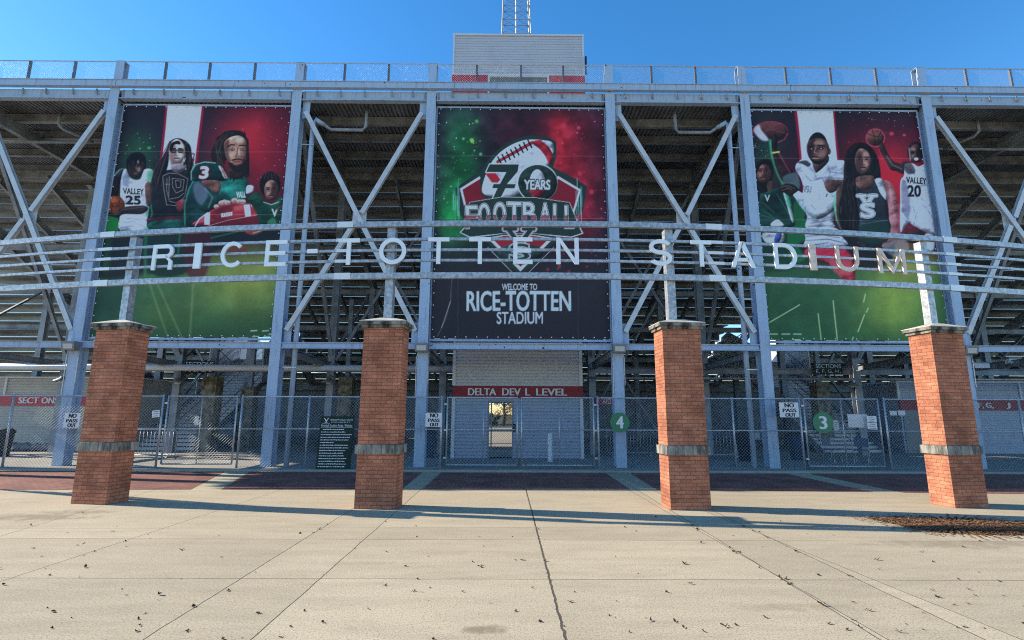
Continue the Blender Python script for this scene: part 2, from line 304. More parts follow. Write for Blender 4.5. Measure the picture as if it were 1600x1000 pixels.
# ------------------------------------------------------------------ ground
def concrete(name, col, dark, joints=True, speck=0.5):
    m = bpy.data.materials.new(name); m.use_nodes = True; n = m.node_tree; L = n.links; b = n.nodes["Principled BSDF"]
    b.inputs['Roughness'].default_value = 0.92; b.inputs['Specular IOR Level'].default_value = 0.25
    tc = n.nodes.new("ShaderNodeTexCoord")
    def noise(scale, det=5, st=(1, 1, 1), rough=0.6):
        mp = n.nodes.new("ShaderNodeMapping"); mp.inputs['Scale'].default_value = st; L.new(tc.outputs['Object'], mp.inputs[0])
        t = n.nodes.new("ShaderNodeTexNoise"); t.inputs['Scale'].default_value = scale; t.inputs['Detail'].default_value = det
        t.inputs['Roughness'].default_value = rough; L.new(mp.outputs[0], t.inputs['Vector']); return t.outputs['Fac']
    def rng(s, a, c, lo, hi):
        mr = n.nodes.new("ShaderNodeMapRange"); mr.inputs[1].default_value = a; mr.inputs[2].default_value = c; mr.inputs[3].default_value = lo; mr.inputs[4].default_value = hi
        L.new(s, mr.inputs[0]); return mr.outputs[0]
    def mth(op, a, c, d=None):
        x = n.nodes.new("ShaderNodeMath"); x.operation = op
        for i, q in enumerate((a, c, d)):
            if q is None: continue
            if isinstance(q, (int, float)): x.inputs[i].default_value = q
            else: L.new(q, x.inputs[i])
        return x.outputs[0]
    def mix(fac, A, B):
        mx = n.nodes.new("ShaderNodeMix"); mx.data_type = 'RGBA'
        for i, q in ((0, fac), (6, A), (7, B)):
            if isinstance(q, tuple): mx.inputs[i].default_value = (*q, 1)
            elif isinstance(q, (int, float)): mx.inputs[i].default_value = q
            else: L.new(q, mx.inputs[i])
        return mx.outputs[2]
    c = mix(rng(noise(0.35, 6), 0.35, 0.65, 0, 1), col, tuple(q * 0.86 for q in col))
    c = mix(rng(noise(2.2, 6, (0.35, 1.6, 1), 0.7), 0.42, 0.72, 0, 0.75), c, tuple(q * 0.68 for q in col))        # broom-like streaks
    c = mix(rng(noise(0.8, 7, (0.7, 1.2, 1), 0.72), 0.60, 0.74, 0, 0.6), c, dark)                                   # old stains
    c = mix(rng(noise(58, 4), 0.49, 0.66, 0, speck * 1.5), c, tuple(q * 0.38 for q in col))                               # aggregate
    c = mix(rng(noise(44, 3), 0.58, 0.70, 0, speck), c, tuple(min(1, q * 1.35) for q in col))
    hgt = noise(90, 4)
    if joints:
        sp = n.nodes.new("ShaderNodeSeparateXYZ"); L.new(tc.outputs['Object'], sp.inputs[0])
        wob = rng(noise(1.7, 4), 0.3, 0.7, -0.008, 0.008)
        wob2 = rng(noise(7, 4), 0.3, 0.7, -0.011, 0.011)
        tot = None; acc = [None]
        def line(a, bb, wd, axis, wv):
            s0, s1 = (sp.outputs['X'], sp.outputs['Y']) if axis == 'x' else (sp.outputs['Y'], sp.outputs['X'])
            v = mth('MULTIPLY_ADD', s1, -bb, s0); v = mth('ADD', v, wv)
            q_ = mth('MULTIPLY', mth('GREATER_THAN', v, a), .731 + 1.37 * a); acc[0] = q_ if acc[0] is None else mth('ADD', acc[0], q_)
            d = mth('ABSOLUTE', mth('SUBTRACT', v, a), 0.0)
            return rng(d, wd * 0.6, wd * 1.3, 1, 0)
        for (p, q, wd, wv) in JX:
            g0, g1 = gnd(*p), gnd(*q); bb = (g1[0] - g0[0]) / (g1[1] - g0[1]); l = line(g0[0] - bb * g0[1], bb, wd, 'x', wv == 2 and wob2 or wob)
            tot = l if tot is None else mth('MAXIMUM', tot, l)
        for (p, q, wd) in JY:
            g0, g1 = gnd(*p), gnd(*q); bb = (g1[1] - g0[1]) / (g1[0] - g0[0]); l = line(g0[1] - bb * g0[0], bb, wd, 'y', wob)
            tot = mth('MAXIMUM', tot, l)
        wn_ = n.nodes.new("ShaderNodeTexWhiteNoise"); wn_.noise_dimensions = '1D'; L.new(acc[0], wn_.inputs['W'])
        vm = n.nodes.new("ShaderNodeMix"); vm.data_type = 'RGBA'; vm.blend_type = 'MULTIPLY'; vm.inputs[0].default_value = 1; L.new(c, vm.inputs[6]); L.new(rng(wn_.outputs['Value'], 0, 1, .88, 1.06), vm.inputs[7]); c = vm.outputs[2]
        c = mix(rng(noise(3.5, 8, (.5, 1.5, 1), .75), .60, .78, 0, .5), c, (0.16, 0.12, 0.08))
        for (sx_, sy_, rx_, ry_, am_) in ((760, 985, .22, .10, .75), (45, 808, 1.3, .35, .6), (130, 800, .8, .2, .5), (1250, 950, .9, .12, .3), (560, 880, .7, .1, .25), (1530, 850, 1.6, .3, .45)):
            g_ = gnd(sx_, sy_); dx_ = mth('MULTIPLY', mth('SUBTRACT', sp.outputs['X'], float(g_[0])), 1 / rx_); dy_ = mth('MULTIPLY', mth('SUBTRACT', sp.outputs['Y'], float(g_[1])), 1 / ry_)
            dd = mth('ADD', mth('ADD', mth('MULTIPLY', dx_, dx_), mth('MULTIPLY', dy_, dy_)), rng(noise(5, 6), .3, .7, -.7, .9))
            c = mix(rng(dd, 0.1, 1.1, am_, 0), c, (0.20, 0.155, 0.10))
        c = mix(rng(noise(28, 3), .66, .74, 0, .45), c, (0.15, 0.11, 0.075))
        c = mix(mth('MULTIPLY', tot, 0.88), c, (0.055, 0.045, 0.035))
        hgt = mth('SUBTRACT', hgt, mth('MULTIPLY', tot, 1.5))
    L.new(c, b.inputs['Base Color'])
    bp = n.nodes.new("ShaderNodeBump"); bp.inputs['Strength'].default_value = 0.5; bp.inputs['Distance'].default_value = 0.006
    L.new(hgt, bp.inputs['Height']); L.new(bp.outputs[0], b.inputs['Normal'])
    return m
JX = [((392, 1000), (617, 801), 0.006, 1), ((223, 1000), (543, 800), 0.006, 1), ((885, 1000), (822, 765), 0.013, 2), ((1200, 891), (1377, 1000), 0.006, 1),
      ((1205, 841), (1520, 990), 0.006, 1), ((0, 909), (208, 841), 0.006, 1), ((1070, 816), (1200, 891), 0.005, 1), ((1148, 818), (1205, 841), 0.005, 1), ((30, 829), (150, 793), 0.006, 1)]
JY = [((0, 903), (1600, 907), 0.006), ((0, 841), (1600, 846), 0.005), ((400, 825), (800, 824), 0.003)]
CONC = concrete("tan_concrete", (0.54, 0.45, 0.31), (0.36, 0.285, 0.19))
CONC2 = concrete("grey_concrete", (0.40, 0.37, 0.32), (0.24, 0.22, 0.19), False, 0.3)

def sheet(name, quads, m, z, kind='structure'):
    b = MB()
    for q in quads: b.add([(p[0], p[1], z) for p in q], [tuple(range(len(q)))])
    o = b.build(name, m); tag(o, kind=kind); return o
sheet('ground', [[(-600, -600), (600, -600), (600, 600), (-600, 600)]], mat("dark_outer_ground", (0.13, 0.11, 0.055), 0.95, 0, 0.1, 0.9, 0.6, (0.075, 0.07, 0.035)), -0.006)  # outer ground made dark so less light bounces into the shade
sheet('plaza', [[(-32, -24), (34, -24), (34, 17.5), (-32, 17.5)]], CONC, 0.0)
b = MB(); b.box(-60, 60, 16.22, 46, -0.02, 0.05); tag(b.build('concourse_floor', CONC2), kind='structure')

# red clay pavers laid in panels between concrete strips
def paver_mat():
    m = bpy.data.materials.new("clay_pavers"); m.use_nodes = True; n = m.node_tree; b = n.nodes["Principled BSDF"]; L = n.links
    tc = n.nodes.new("ShaderNodeTexCoord"); br = n.nodes.new("ShaderNodeTexBrick"); L.new(tc.outputs['Object'], br.inputs['Vector'])
    br.offset = 0.5
    for k, v in (('Color1', (0.30, 0.125, 0.095, 1)), ('Color2', (0.225, 0.09, 0.072, 1)), ('Mortar', (0.09, 0.06, 0.05, 1))): br.inputs[k].default_value = v
    for k, v in (('Scale', 1), ('Brick Width', 0.2), ('Row Height', 0.1), ('Mortar Size', 0.007), ('Mortar Smooth', 0.2)): br.inputs[k].default_value = v
    t = n.nodes.new("ShaderNodeTexNoise"); t.inputs['Scale'].default_value = 1.3; t.inputs['Detail'].default_value = 6; L.new(tc.outputs['Object'], t.inputs['Vector'])
    mr = n.nodes.new("ShaderNodeMapRange"); mr.inputs[1].default_value = 0.35; mr.inputs[2].default_value = 0.65; mr.inputs[3].default_value = 0.75; mr.inputs[4].default_value = 1.2; L.new(t.outputs['Fac'], mr.inputs[0])
    mx = n.nodes.new("ShaderNodeMix"); mx.data_type = 'RGBA'; mx.blend_type = 'MULTIPLY'; mx.inputs[0].default_value = 1
    L.new(br.outputs['Color'], mx.inputs[6]); L.new(mr.outputs[0], mx.inputs[7]); L.new(mx.outputs[2], b.inputs['Base Color'])
    b.inputs['Roughness'].default_value = 0.85; b.inputs['Specular IOR Level'].default_value = 0.25
    bp = n.nodes.new("ShaderNodeBump"); bp.inputs['Strength'].default_value = 0.4; bp.inputs['Distance'].default_value = 0.004; bp.invert = True
    L.new(br.outputs['Fac'], bp.inputs['Height']); L.new(bp.outputs[0], b.inputs['Normal'])
    return m
PAV = paver_mat()
g2 = lambda x, y: tuple(gnd(x, y)[:2])
yb = 16.0
sheet('brick_paving', [
    [(-30, 11.9), g2(0, 766), g2(298, 765), (-8.42, yb), (-30, yb)],
    [g2(345, 765), g2(628, 764.5), (-2.56, yb), (-7.68, yb)],
    [g2(660, 764.5), g2(984, 764.5), (2.93, yb), (-1.98, yb)],
    [g2(1026, 765), g2(1365, 769), (8.33, yb), (3.66, yb)],
    [g2(1412, 770), g2(1600, 772), (30, 12.1), (30, yb), (9.05, yb)]], PAV, 0.004)

# ------------------------------------------------------------------ grandstand
GS = thing('grandstand', (0.45, 17.05, 0), "steel grandstand with grey blue columns and a dark open underside", "grandstand")
def part(name, m, b, parent=GS, label=None, smooth=False):
    o = b.build(name, m, parent, smooth)
    if label: o['label'] = label
    return o
D = 17.05
XC = [-25.9, -19.2, -14.30, -7.71, -2.84, 3.64, 8.56, 15.215, 20.1, 26.7, 31.6, 38.2]
XL, XR = -29.4, 46.0
for X in XC:                                             # front columns, H sections with the flange to the plaza
    b = MB(); b.box(X - .17, X + .17, D, D + .022, 0.05, 13.29); b.box(X - .17, X + .17, D + .36, D + .382, 0.05, 12.8); b.box(X - .009, X + .009, D + .023, D + .359, 0.05, 13.0)
    o = part('column', 'paint', b)
    b = MB(); b.box(X - .15, X + .15, D + .05, D + .072, 13.53, 14.42); b.box(X - .15, X + .15, D + .30, D + .322, 13.53, 14.42); b.box(X - .01, X + .01, D + .073, D + .299, 13.53, 14.40); b.box(X - .16, X + .16, D + .04, D + .33, 14.422, 14.435)
    part('column_stub', 'paint', b)
# fascia along the deck edge
b = MB(); b.box(XL, XR, D - .13, D - .002, 13.30, 13.52); b.box(XL, XR, D - .16, D - .01, 13.523, 13.545)
part('fascia', 'paint', b)
b = MB()
for x in np.arange(XL + 3, XR, 6.1): b.box(x - .004, x + .004, D - .134, D - .131, 13.31, 13.51)
part('fascia_joint', 'chip', b)
for i in range(len(XC) - 1):
    a, c = XC[i] + .175, XC[i + 1] - .175
    b = MB(); b.box(a, c, D + .12, D + .134, 12.93, 13.30); b.box(a, c, D + .02, D + .24, 12.90, 12.928)
    part('edge_girder', 'paint', b)
    n = int(round((c - a) / 1.0))
    for k in range(n):
        x = a + (c - a) * (k + .5) / n + rnd.uniform(-.08, .08)
        b = MB(); b.bar((x, D + .06, 13.29), (x, D + .06, 13.12), .05, .03); b.bar((x, D + .06, 13.12), (x + .05, D + .06, 13.07), .05, .03)
        part('lug', 'under', b)
    for xx in (a + .05, c - .10):
        b = MB(); b.box(xx, xx + .05, D + .105, D + .119, 12.95, 13.28); part('splice_plate', 'under', b)
    b = MB(); b.box(a, c, D + .06, D + .075, 3.86, 4.02); b.box(a, c, D + .01, D + .2, 4.021, 4.045); b.box(a, c, D + .01, D + .2, 3.835, 3.859)
    part('middle_beam', 'paint', b)
# front cross braces in the open bays
def brace(p, q, m='bracing', wd=.16, ht=.14, nm='brace'):
    b = MB(); b.ibeam(p, q, wd, ht, .018, .02, (0, 1, 0)); part(nm, m, b)
for (i, j) in ((1, 2), (3, 4), (5, 6), (7, 8)):
    xa, xb = XC[i], XC[j]
    for s, xe in ((1, xa), (-1, xb)):
        b = MB(); b.box(min(xe + s * .18, xe + s * .44), max(xe + s * .18, xe + s * .44), D + .16, D + .18, 12.25, 12.89); part('gusset', 'paint', b)
        b = MB(); b.box(min(xe + s * .18, xe + s * .42), max(xe + s * .18, xe + s * .42), D + .16, D + .18, 4.05, 4.75); part('gusset', 'paint', b)
    brace((xa + .34, D + .11, 12.45), (xb - .28, D + .11, 4.45)); 
    xm, zm = (xa + xb) / 2 + .03, 8.45
    b = MB(); b.box(xm - .24, xm + .24, D + .185, D + .2, zm - .30, zm + .30); part('gusset', 'bracing', b)
    brace((xb - .34, D + .112, 12.45), (xm + .10, D + .112, zm + .15)); brace((xa + .28, D + .112, 4.45), (xm - .10, D + .112, zm - .15))
# drain pipes beside two columns, and pipes under the deck
for X, s, xq in ((-7.71, 1, 580), (8.56, -1, 1050)):
    px = X + s * .56
    b = MB(); b.tube([(px, D + .25, .05), (px, D + .25, 12.15), (px + s * .05, D + .3, 12.3), (px + s * .3, D + .5, 12.2)], .085, 10); part('drain_pipe', 'paint', b, smooth=True)
    xe = X + s * 2.35
    b = MB(); b.tube([(px + s * .3, D + .5, 12.2), (px + s * .5, D + .7, 12.12), (xe - s * .12, D + .7, 12.12), (xe, D + .7, 12.24), (xe, D + .7, 13.05)], .065, 10); part('drain_pipe', 'under', b, smooth=True)
    for z in (11.2, 7.6, 5.6, 3.2): 
        b = MB(); b.box(min(X, px) - .05, max(X, px) + .12, D + .15, D + .17, z, z + .035); part('pipe_strap', 'rail', b)
for (x, y) in ((98, 155), (1522, 160)):
    p = at(x, y, D + 1.2)
    s = 1 if x < 800 else -1
    b = MB(); b.tube([(p[0], p[1], 13.05), (p[0], p[1], 12.55), (p[0] + s * .12, p[1] + .1, 12.4), (p[0] + s * .7, p[1] + .9, 12.3)], .06, 10); part('drain_pipe', 'under', b, smooth=True)
    b = MB(); b.tube([(-26 if x < 800 else 15.4, D + 2.1, 12.3), (-14.4 if x < 800 else 31, D + 2.1, 12.3)], .06, 8); part('drain_pipe', 'under', b, smooth=True)
# upper concourse deck: ribbed steel sheet on purlins
b = MB(); x = XL; vs = []
while x < XR:
    for dx, dz in ((0, 0), (.07, 0), (.085, .06), (.145, .06)): vs.append((x + dx, dz))
    x += .16
k = len(vs)
b.add([(a, D + .14, 13.10 + z) for a, z in vs] + [(a, 22.7, 13.10 + z) for a, z in vs], [(i, i + 1, k + i + 1, k + i) for i in range(k - 1)])
part('deck_sheet', 'deck', b)
b = MB(); b.box(XL, XR, D + .14, 22.7, 13.17, 13.29); part('deck_slab', CONC2, b)
b = MB(); b.box(XL, XR, D + .002, D + .045, 13.305, 13.50); part('edge_plate', 'paint', b)
b = MB(); b.box(XL, XR, 22.71, 22.75, 12.50, 13.32); part('back_wall', 'under', b)
for y in (190, 216, 243, 267):
    Y = gnd(570, y, 12.92)[1]
    b = MB(); b.ibeam((XL, Y, 12.92), (XR, Y, 12.92), .16, .32); part('purlin', 'under', b)
# seating rows seen from below: planks with gaps and risers
def spans(Y):
    cuts = []
    if 32.3 < Y < 37.6: cuts += [(-17.2, -13.9), (14.1, 17.4)]
    if Y < 25.5: cuts += [(-2.15, 2.9)]
    cuts.sort(); out = []; x = XL if Y < 29 else -45.0
    for a, c in cuts: out.append((x, a)); x = c
    out.append((x, XR)); return out
for i in range(26):
    y0 = 22.75 + .76 * i; z = 12.60 - .40 * i; b = MB()
    for a, c in spans(y0 + .3):
        b.box(a, c, y0 - .03, y0 + .35, z - .05, z); b.box(a, c, y0 + .362, y0 + .735, z - .045, z - .004)
        b.box(a, c, y0 + .737, y0 + .757, z - .385, z - .03)
    part('seat_row', 'plank', b)
sl_ = .40 / .76
XS = []
for i in range(len(XC) - 1):
    n = 3 if XC[i + 1] - XC[i] > 5.5 else 2
    XS += [XC[i] + (XC[i + 1] - XC[i]) * k / n for k in range(1, n)]
for X in XC:
    b = MB(); b.ibeam((X, 22.4, 12.15), (X, 42.2, 12.15 - sl_ * 19.8), .22, .55); part('raker_beam', 'under', b)
    b = MB(); b.ibeam((X, D + .4, 12.60), (X, 22.5, 12.60), .2, .5); part('deck_beam', 'under', b)
    b = MB(); b.ibeam((X, D + .4, 3.85), (X, 22.4, 3.75), .18, .26); part('tie_beam', 'under', b)
    for (Y, zt) in ((22.5, 12.0), (28.5, 8.7), (34.5, 5.5)):
        b = MB(); b.box(X - .15, X + .15, Y, Y + .02, .05, zt); b.box(X - .15, X + .15, Y + .29, Y + .31, .05, zt); b.box(X - .01, X + .01, Y + .021, Y + .289, .05, zt)
        part('inner_column', 'under', b)
    if abs(X) < 26:
        b = MB(); b.ibeam((X + .05, D + .5, 12.2), (X + .05, 22.4, 4.2), .14, .12); part('frame_brace', 'under', b)
        b = MB(); b.ibeam((X - .12, 22.9, 4.0), (X - .12, 28.3, 8.3), .12, .10); part('frame_brace', 'under', b)
for X in XS:
    if -18 < X < -13 or 13.5 < X < 18: y1 = 32
    else: y1 = 42.2
    b = MB(); b.ibeam((X, 22.7, 12.28), (X, y1, 12.28 - sl_ * (y1 - 22.7)), .12, .30)
    for k in range(0, 24, 2):
        y0 = 22.75 + .76 * k; z = 12.60 - .40 * k
        if y0 < y1 - 1: b.bar((X, y0 + .1, z - .06), (X, y0 + .1, z - .50), .06, .05); b.bar((X, y0 + .1, z - .50), (X, y0 + .6, z - .62), .06, .05)
    b.bar((X, 22.6, 12.5), (X, y1, 12.5 - sl_ * (y1 - 22.6)), .05, .12); part('stringer', 'under', b)
for Y in (25.6, 28.6, 31.6, 34.6, 38):
    z = 12.05 - sl_ * (Y - 22.5) - .38
    for a, c in (spans(Y) if Y > 26 else [(XL, -2.2), (2.95, XR)]):
        b = MB(); b.ibeam((a, Y, z), (c, Y, z), .16, .30); part('cross_beam', 'under', b)
for i in range(len(XC) - 1):
    a, c = XC[i] + .16, XC[i + 1] - .16
    if i != 4:
        b = MB(); b.ibeam((a, 22.62, 3.6), (c, 22.62, 3.6), .16, .26); part('inner_beam', 'under', b)
    if i in (1, 3, 5, 7):
        for Y, z0, z1 in ((22.66, 4.0, 11.8), (28.66, .4, 8.0)):
            b = MB(); b.ibeam((a, Y, z0), (c, Y, z1), .12, .10, up=(0, 1, 0)); part('inner_brace', 'under', b)
            b = MB(); b.ibeam((a, Y + .12, z1), (c, Y + .12, z0), .12, .10, up=(0, 1, 0)); part('inner_brace', 'under', b)
    for q in range(2):                                      # thin sway rods under the seats
        Y = 30 + q * 3.2; zt = 12.0 - sl_ * (Y - 22.5) - .8
        b = MB(); b.tube([(a, Y, 3.2), (c, Y, zt)], .03, 6); b.tube([(a, Y + .1, zt), (c, Y + .1, 3.2)], .03, 6); part('sway_rod', 'under', b)
b = MB(); b.tube([(XL, 21.4, 3.55), (-2.3, 21.4, 3.55)], .13, 12); part('service_pipe', 'trim', b, smooth=True)
b = MB(); b.tube([(3.0, 21.4, 3.2), (XR, 21.4, 3.2)], .05, 12); part('service_pipe', 'under', b, smooth=True)
# two stair flights up to the portals
for (xa, xb) in ((-16.9, -14.1), (14.35, 17.15)):
    n = 30; y0, y1, zt = 24.2, 32.6, 5.0
    b = MB()
    for k in range(n):
        y = y0 + (y1 - y0) * k / n; z = zt * (k + 1) / n
        b.box(xa, xb, y, y + .31, z - .035, z)
        b.box(xa, xb, y, y + .012, z - .035 - .09, z - .036)
    st = part('stair', 'siding', b, label="steel stair flight climbing to a gap in the seats")
    b = MB()
    for x in (xa - .05, xb + .05): b.bar((x, y0 - .2, -.0), (x, y1, zt - .05), .06, .32)
    o = b.build('stringer', M['under'], st)
    for x in (xa - .02, xb + .02, (xa + xb) / 2):
        b = MB(); b.tube([(x, y0, .95), (x, y1, zt + .95)], .03, 8); b.tube([(x, y0, .55), (x, y1, zt + .55)], .02, 8)
        for k in range(7):
            t = k / 6; b.tube([(x, y0 + (y1 - y0) * t, zt * t), (x, y0 + (y1 - y0) * t, zt * t + .95)], .024, 8)
        b.build('handrail', M['rail'], st)
    b = MB(); b.box(xa - .1, xb + .1, y1, 37.4, zt - .12, zt); b.build('landing', M['siding'], st)
    for x in (xa - .16, xb + .1):
        b = MB(); b.add([(x, 29.5, 3.4), (x, 37.4, zt), (x, 37.4, zt + 1.1), (x, 33, zt + 2.0), (x, 29.5, 5.6), (x + .06, 29.5, 3.4), (x + .06, 37.4, zt), (x + .06, 37.4, zt + 1.1), (x + .06, 33, zt + 2.0), (x + .06, 29.5, 5.6)],
                        [(0, 1, 2, 3, 4), (9, 8, 7, 6, 5), (0, 5, 6, 1), (1, 6, 7, 2), (2, 7, 8, 3), (3, 8, 9, 4), (4, 9, 5, 0)]); b.build('side_wall', M['siding'], st)
# concrete piers carrying the stair
for (x, y, zt) in ((315, 708, 3.3), (378, 700, 3.0), (533, 705, 3.4), (1216, 700, 3.2), (1296, 706, 3.3)):
    p = gnd(x, y); b = MB(); b.box(p[0] - .32, p[0] + .32, p[1], p[1] + .6, .05, zt); part('concrete_pier', 'moss', b)
    b = MB(); b.box(p[0] - .1, p[0] + .1, p[1] + .2, p[1] + .4, zt, 7.2 if p[1] < 29 else 6.5); part('pier_post', 'under', b)
# rear wall of the undercroft
b = MB(); b.corr(-46, 47, 38.3, 0, 3.9, .12, .03); part('rear_wall', 'under', b)

# ------------------------------------------------------------------ kiosks, tower, mast
def wordsign(name, parent, words, y, z0, z1, m='white', th=.03):
    for (body, xa, xb) in words:
        b = MB()
        for k, dx in enumerate((-.014, -.005, .005, .014)): text3d(b, body, xa + dx, xb + dx, y - th - .0012 * k, z0, z1, th)
        b.build(name, M[m], parent)
YK = 23.9
pz = lambda x, y, Y: at(x, y, Y)
KL = thing('kiosk', (-21, YK, 0), "beige ribbed metal kiosk with a bright red sign band behind the leftmost pillar", "kiosk")
zt, zr1, zr0 = pz(60, 591, YK)[2], pz(60, 617, YK)[2], pz(60, 634, YK)[2]
xr = pz(205, 640, YK)[0]
b = MB(); b.corr(-33, xr, YK, 0.05, zr0, .11, .025); b.corr(-33, xr, YK, zr1, zt, .11, .025); b.box(-33, xr, YK + .03, 27, .05, zt - .01); b.build('wall', M['beige'], KL)
b = MB(); b.box(-33, xr + .02, YK - .06, YK + .028, zr0 + .002, zr1 - .002); b.build('sign_band', M['bright_red'], KL)
b = MB(); b.box(-33, xr + .03, YK - .05, 27, zt, zt + .07); x = pz(3, 640, YK)[0]; b.box(x - .05, x + .05, YK - .04, YK + .02, zr1, zt); b.build('trim', M['trim'], KL)
lz0, lz1 = pz(60, 630.3, YK)[2], pz(60, 620.8, YK)[2]
X_ = lambda x, Y=YK: float(pz(x, 626, Y)[0])
wordsign('letters', KL, [("SECT", X_(32), X_(63)), ("ONS", X_(68), X_(93)), ("A,", X_(99), X_(107)), ("B,", X_(116), X_(127))], YK - .061, lz0, lz1)
KR = thing('kiosk', (20, YK, 0), "grey ribbed metal kiosk with a dark red sign band behind the rightmost pillar", "kiosk")
zt, zr1, zr0 = pz(1500, 598, YK)[2], pz(1500, 625.5, YK)[2], pz(1500, 641, YK)[2]
xl = pz(1404, 620, YK)[0]
b = MB(); b.corr(xl, 36, YK, .05, zr0, .11, .025); b.corr(xl, 36, YK, zr1, zt, .11, .025); b.box(xl, 36, YK + .03, 27, .05, zt - .01); b.build('wall', M['siding_blue'], KR)
b = MB(); b.box(xl - .02, 36, YK - .06, YK + .028, zr0 + .002, zr1 - .002); b.build('sign_band', M['red'], KR)
b = MB(); b.box(xl - .03, 36, YK - .05, 27, zt, zt + .07); b.box(xl - .06, xl + .05, YK - .04, YK + .02, zr1, zt); x = pz(1598, 640, YK)[0]; b.box(x - .04, x + .04, YK - .04, YK + .02, zr1, zt); b.build('trim', M['trim'], KR)
lz0, lz1 = pz(1550, 638.5, YK)[2], pz(1550, 629.5, YK)[2]
wordsign('letters', KR, [("F,", X_(1524), X_(1533)), ("G,", X_(1536.5), X_(1548)), ("J", X_(1568), X_(1574))], YK - .061, lz0, lz1)
# door and frame in the right kiosk
xa, xb = X_(1408), X_(1436)
b = MB(); b.box(xa, xb, YK - .03, YK - .002, .06, 2.25); b.build('door', M['lamp'], KR)

TY = 20.4
TW = thing('elevator_tower', (.36, TY, 0), "grey ribbed metal tower with a glass door rising through the middle of the stand", "tower")
xl, xr = float(pz(709.5, 600, TY)[0]), float(pz(908, 600, TY)[0])
zs0, zs1 = float(pz(800, 622, TY)[2]), float(pz(800, 603, TY)[2])
dx0, dx1, dz1 = float(pz(762, 670, TY)[0]), float(pz(802, 670, TY)[0]), float(pz(780, 625.5, TY)[2])
b = MB(); b.corr(xl, dx0, TY, .06, zs0, .125, .045); b.corr(dx1, xr, TY, .06, zs0, .125, .045)
if zs0 > dz1 + .02: b.corr(dx0, dx1, TY, dz1, zs0, .125, .045)
b.box(xl, dx0, TY + .05, TY + .10, .05, zs0); b.box(dx1, xr, TY + .05, TY + .10, .05, zs0); b.box(xl, xl + .08, TY + .101, 24.5, .05, 13); b.box(xr - .08, xr, TY + .101, 24.5, .05, 13); b.box(xl + .081, xr - .081, 24.4, 24.5, .05, 13)
b.build('lower_wall', M['siding_blue'], TW)
b = MB(); b.corr(xl, xr, TY, zs1, 12.6, .125, .045); b.box(xl, xr, TY + .05, TY + .09, zs1, 12.6); b.build('upper_wall', M['siding'], TW)
for x in (xl, xr):
    b = MB(); b.box(x - .07, x + .06, TY - .03, TY - .004, .05, zs0 - .01); b.build('corner_trim', M['trim'], TW)
    b = MB(); b.box(x - .07, x + .06, TY - .03, TY - .004, zs1 + .01, 5); b.build('corner_trim', M['trim'], TW)
b = MB(); b.box(xl - .02, xr + .05, TY - .09, TY - .03, zs0 + .004, zs1 - .004); sb = b.build('sign_band', M['red'], TW)
lz0, lz1 = float(pz(800, 618, TY)[2]), float(pz(800, 607, TY)[2]); X2 = lambda x: float(pz(x, 612, TY)[0])
wordsign('letters', sb, [("DELTA", X2(732), X2(775)), ("DEV", X2(785), X2(813)), ("L", X2(821), X2(828)), ("LEVEL", X2(838), X2(885))], TY - .091, lz0, lz1, 'white', .025)
b = MB(); b.box(dx0 + .05, dx1 - .05, TY + .04, TY + .055, .1, dz1 - .06); dg = b.build('door', M['darkglass'], TW, )
b = MB(); b.box(dx0, dx0 + .05, TY - .01, TY + .08, .05, dz1); b.box(dx1 - .05, dx1, TY - .01, TY + .08, .05, dz1); b.box(dx0 + .05, dx1 - .05, TY - .01, TY + .08, dz1 - .06, dz1)
b.box(dx0 + .051, dx1 - .051, TY + .02, TY + .05, 1.05, 1.10); b.box(dx0 + .13, dx0 + .16, TY + .02, TY + .036, .1, dz1 - .07); b.build('door_frame', M['lamp'], TW)
b = MB(); b.box(dx1 - .02, dx1 + .10, TY - .05, TY - .012, 1.05, 1.35); b.build('card_reader', M['rubber'], TW)
# head house above the deck
HY = 20.2
hx0, hx1 = float(pz(707.5, 95, HY)[0]), float(pz(912.5, 95, HY)[0]); hz1 = float(pz(800, 54, HY)[2]); rz = float(pz(735, 117, HY)[2]); rz0 = rz - 1.6
wx0, wx1 = float(pz(765, 125, HY)[0]), float(pz(855, 125, HY)[0])
b = MB(); b.corr(hx0 + .03, hx1 - .03, HY, rz + .02, hz1 - .08, .125, .018); b.box(hx0 + .03, hx1 - .03, HY + .04, HY + 4.2, rz + .02, hz1 - .08); b.box(hx0 + .2, hx1 - .2, HY + .3, HY + 4.2, 13.3, rz + .01)
b.build('head_house', M['siding'], TW)
b = MB(); b.box(hx0 - .02, hx1 + .02, HY - .05, HY + 4.25, hz1 - .079, hz1); b.box(hx0, hx0 + .07, HY - .035, HY + .02, rz + .021, hz1 - .081); b.box(hx1 - .07, hx1, HY - .035, HY + .02, rz + .021, hz1 - .081); b.box(hx0 - .01, hx1 + .01, HY - .06, HY + .02, rz - .03, rz + .019)
for (x, z0, z1) in ((hx0 + .35, hz1 - .55, hz1 - .1), (hx1 - .37, rz + .7, rz + 1.55), (hx0 + .35, rz + .05, rz + .7)): b.box(x, x + .012, HY - .004, HY - .001, z0, z1)
b.build('trim', M['trim'], TW)
for a, c in ((hx0 - .02, wx0 - .08), (wx1 + .08, hx1 + .02)):
    b = MB(); b.box(a, c, HY - .04, HY + .2, 13.3, rz - .032); b.build('red_panel', M['bright_red'], TW)
b = MB(); b.box(wx0, wx1, HY + .02, HY + .05, 13.4, rz - .1); wn = b.build('window', M['winglass'], TW)
b = MB(); b.box(wx0 - .078, wx0, HY - .05, HY + .1, 13.3, rz - .033); b.box(wx1, wx1 + .078, HY - .05, HY + .1, 13.3, rz - .033); b.box(wx0, wx1, HY - .05, HY + .1, rz - .1, rz - .033); b.build('window_frame', M['trim'], wn)
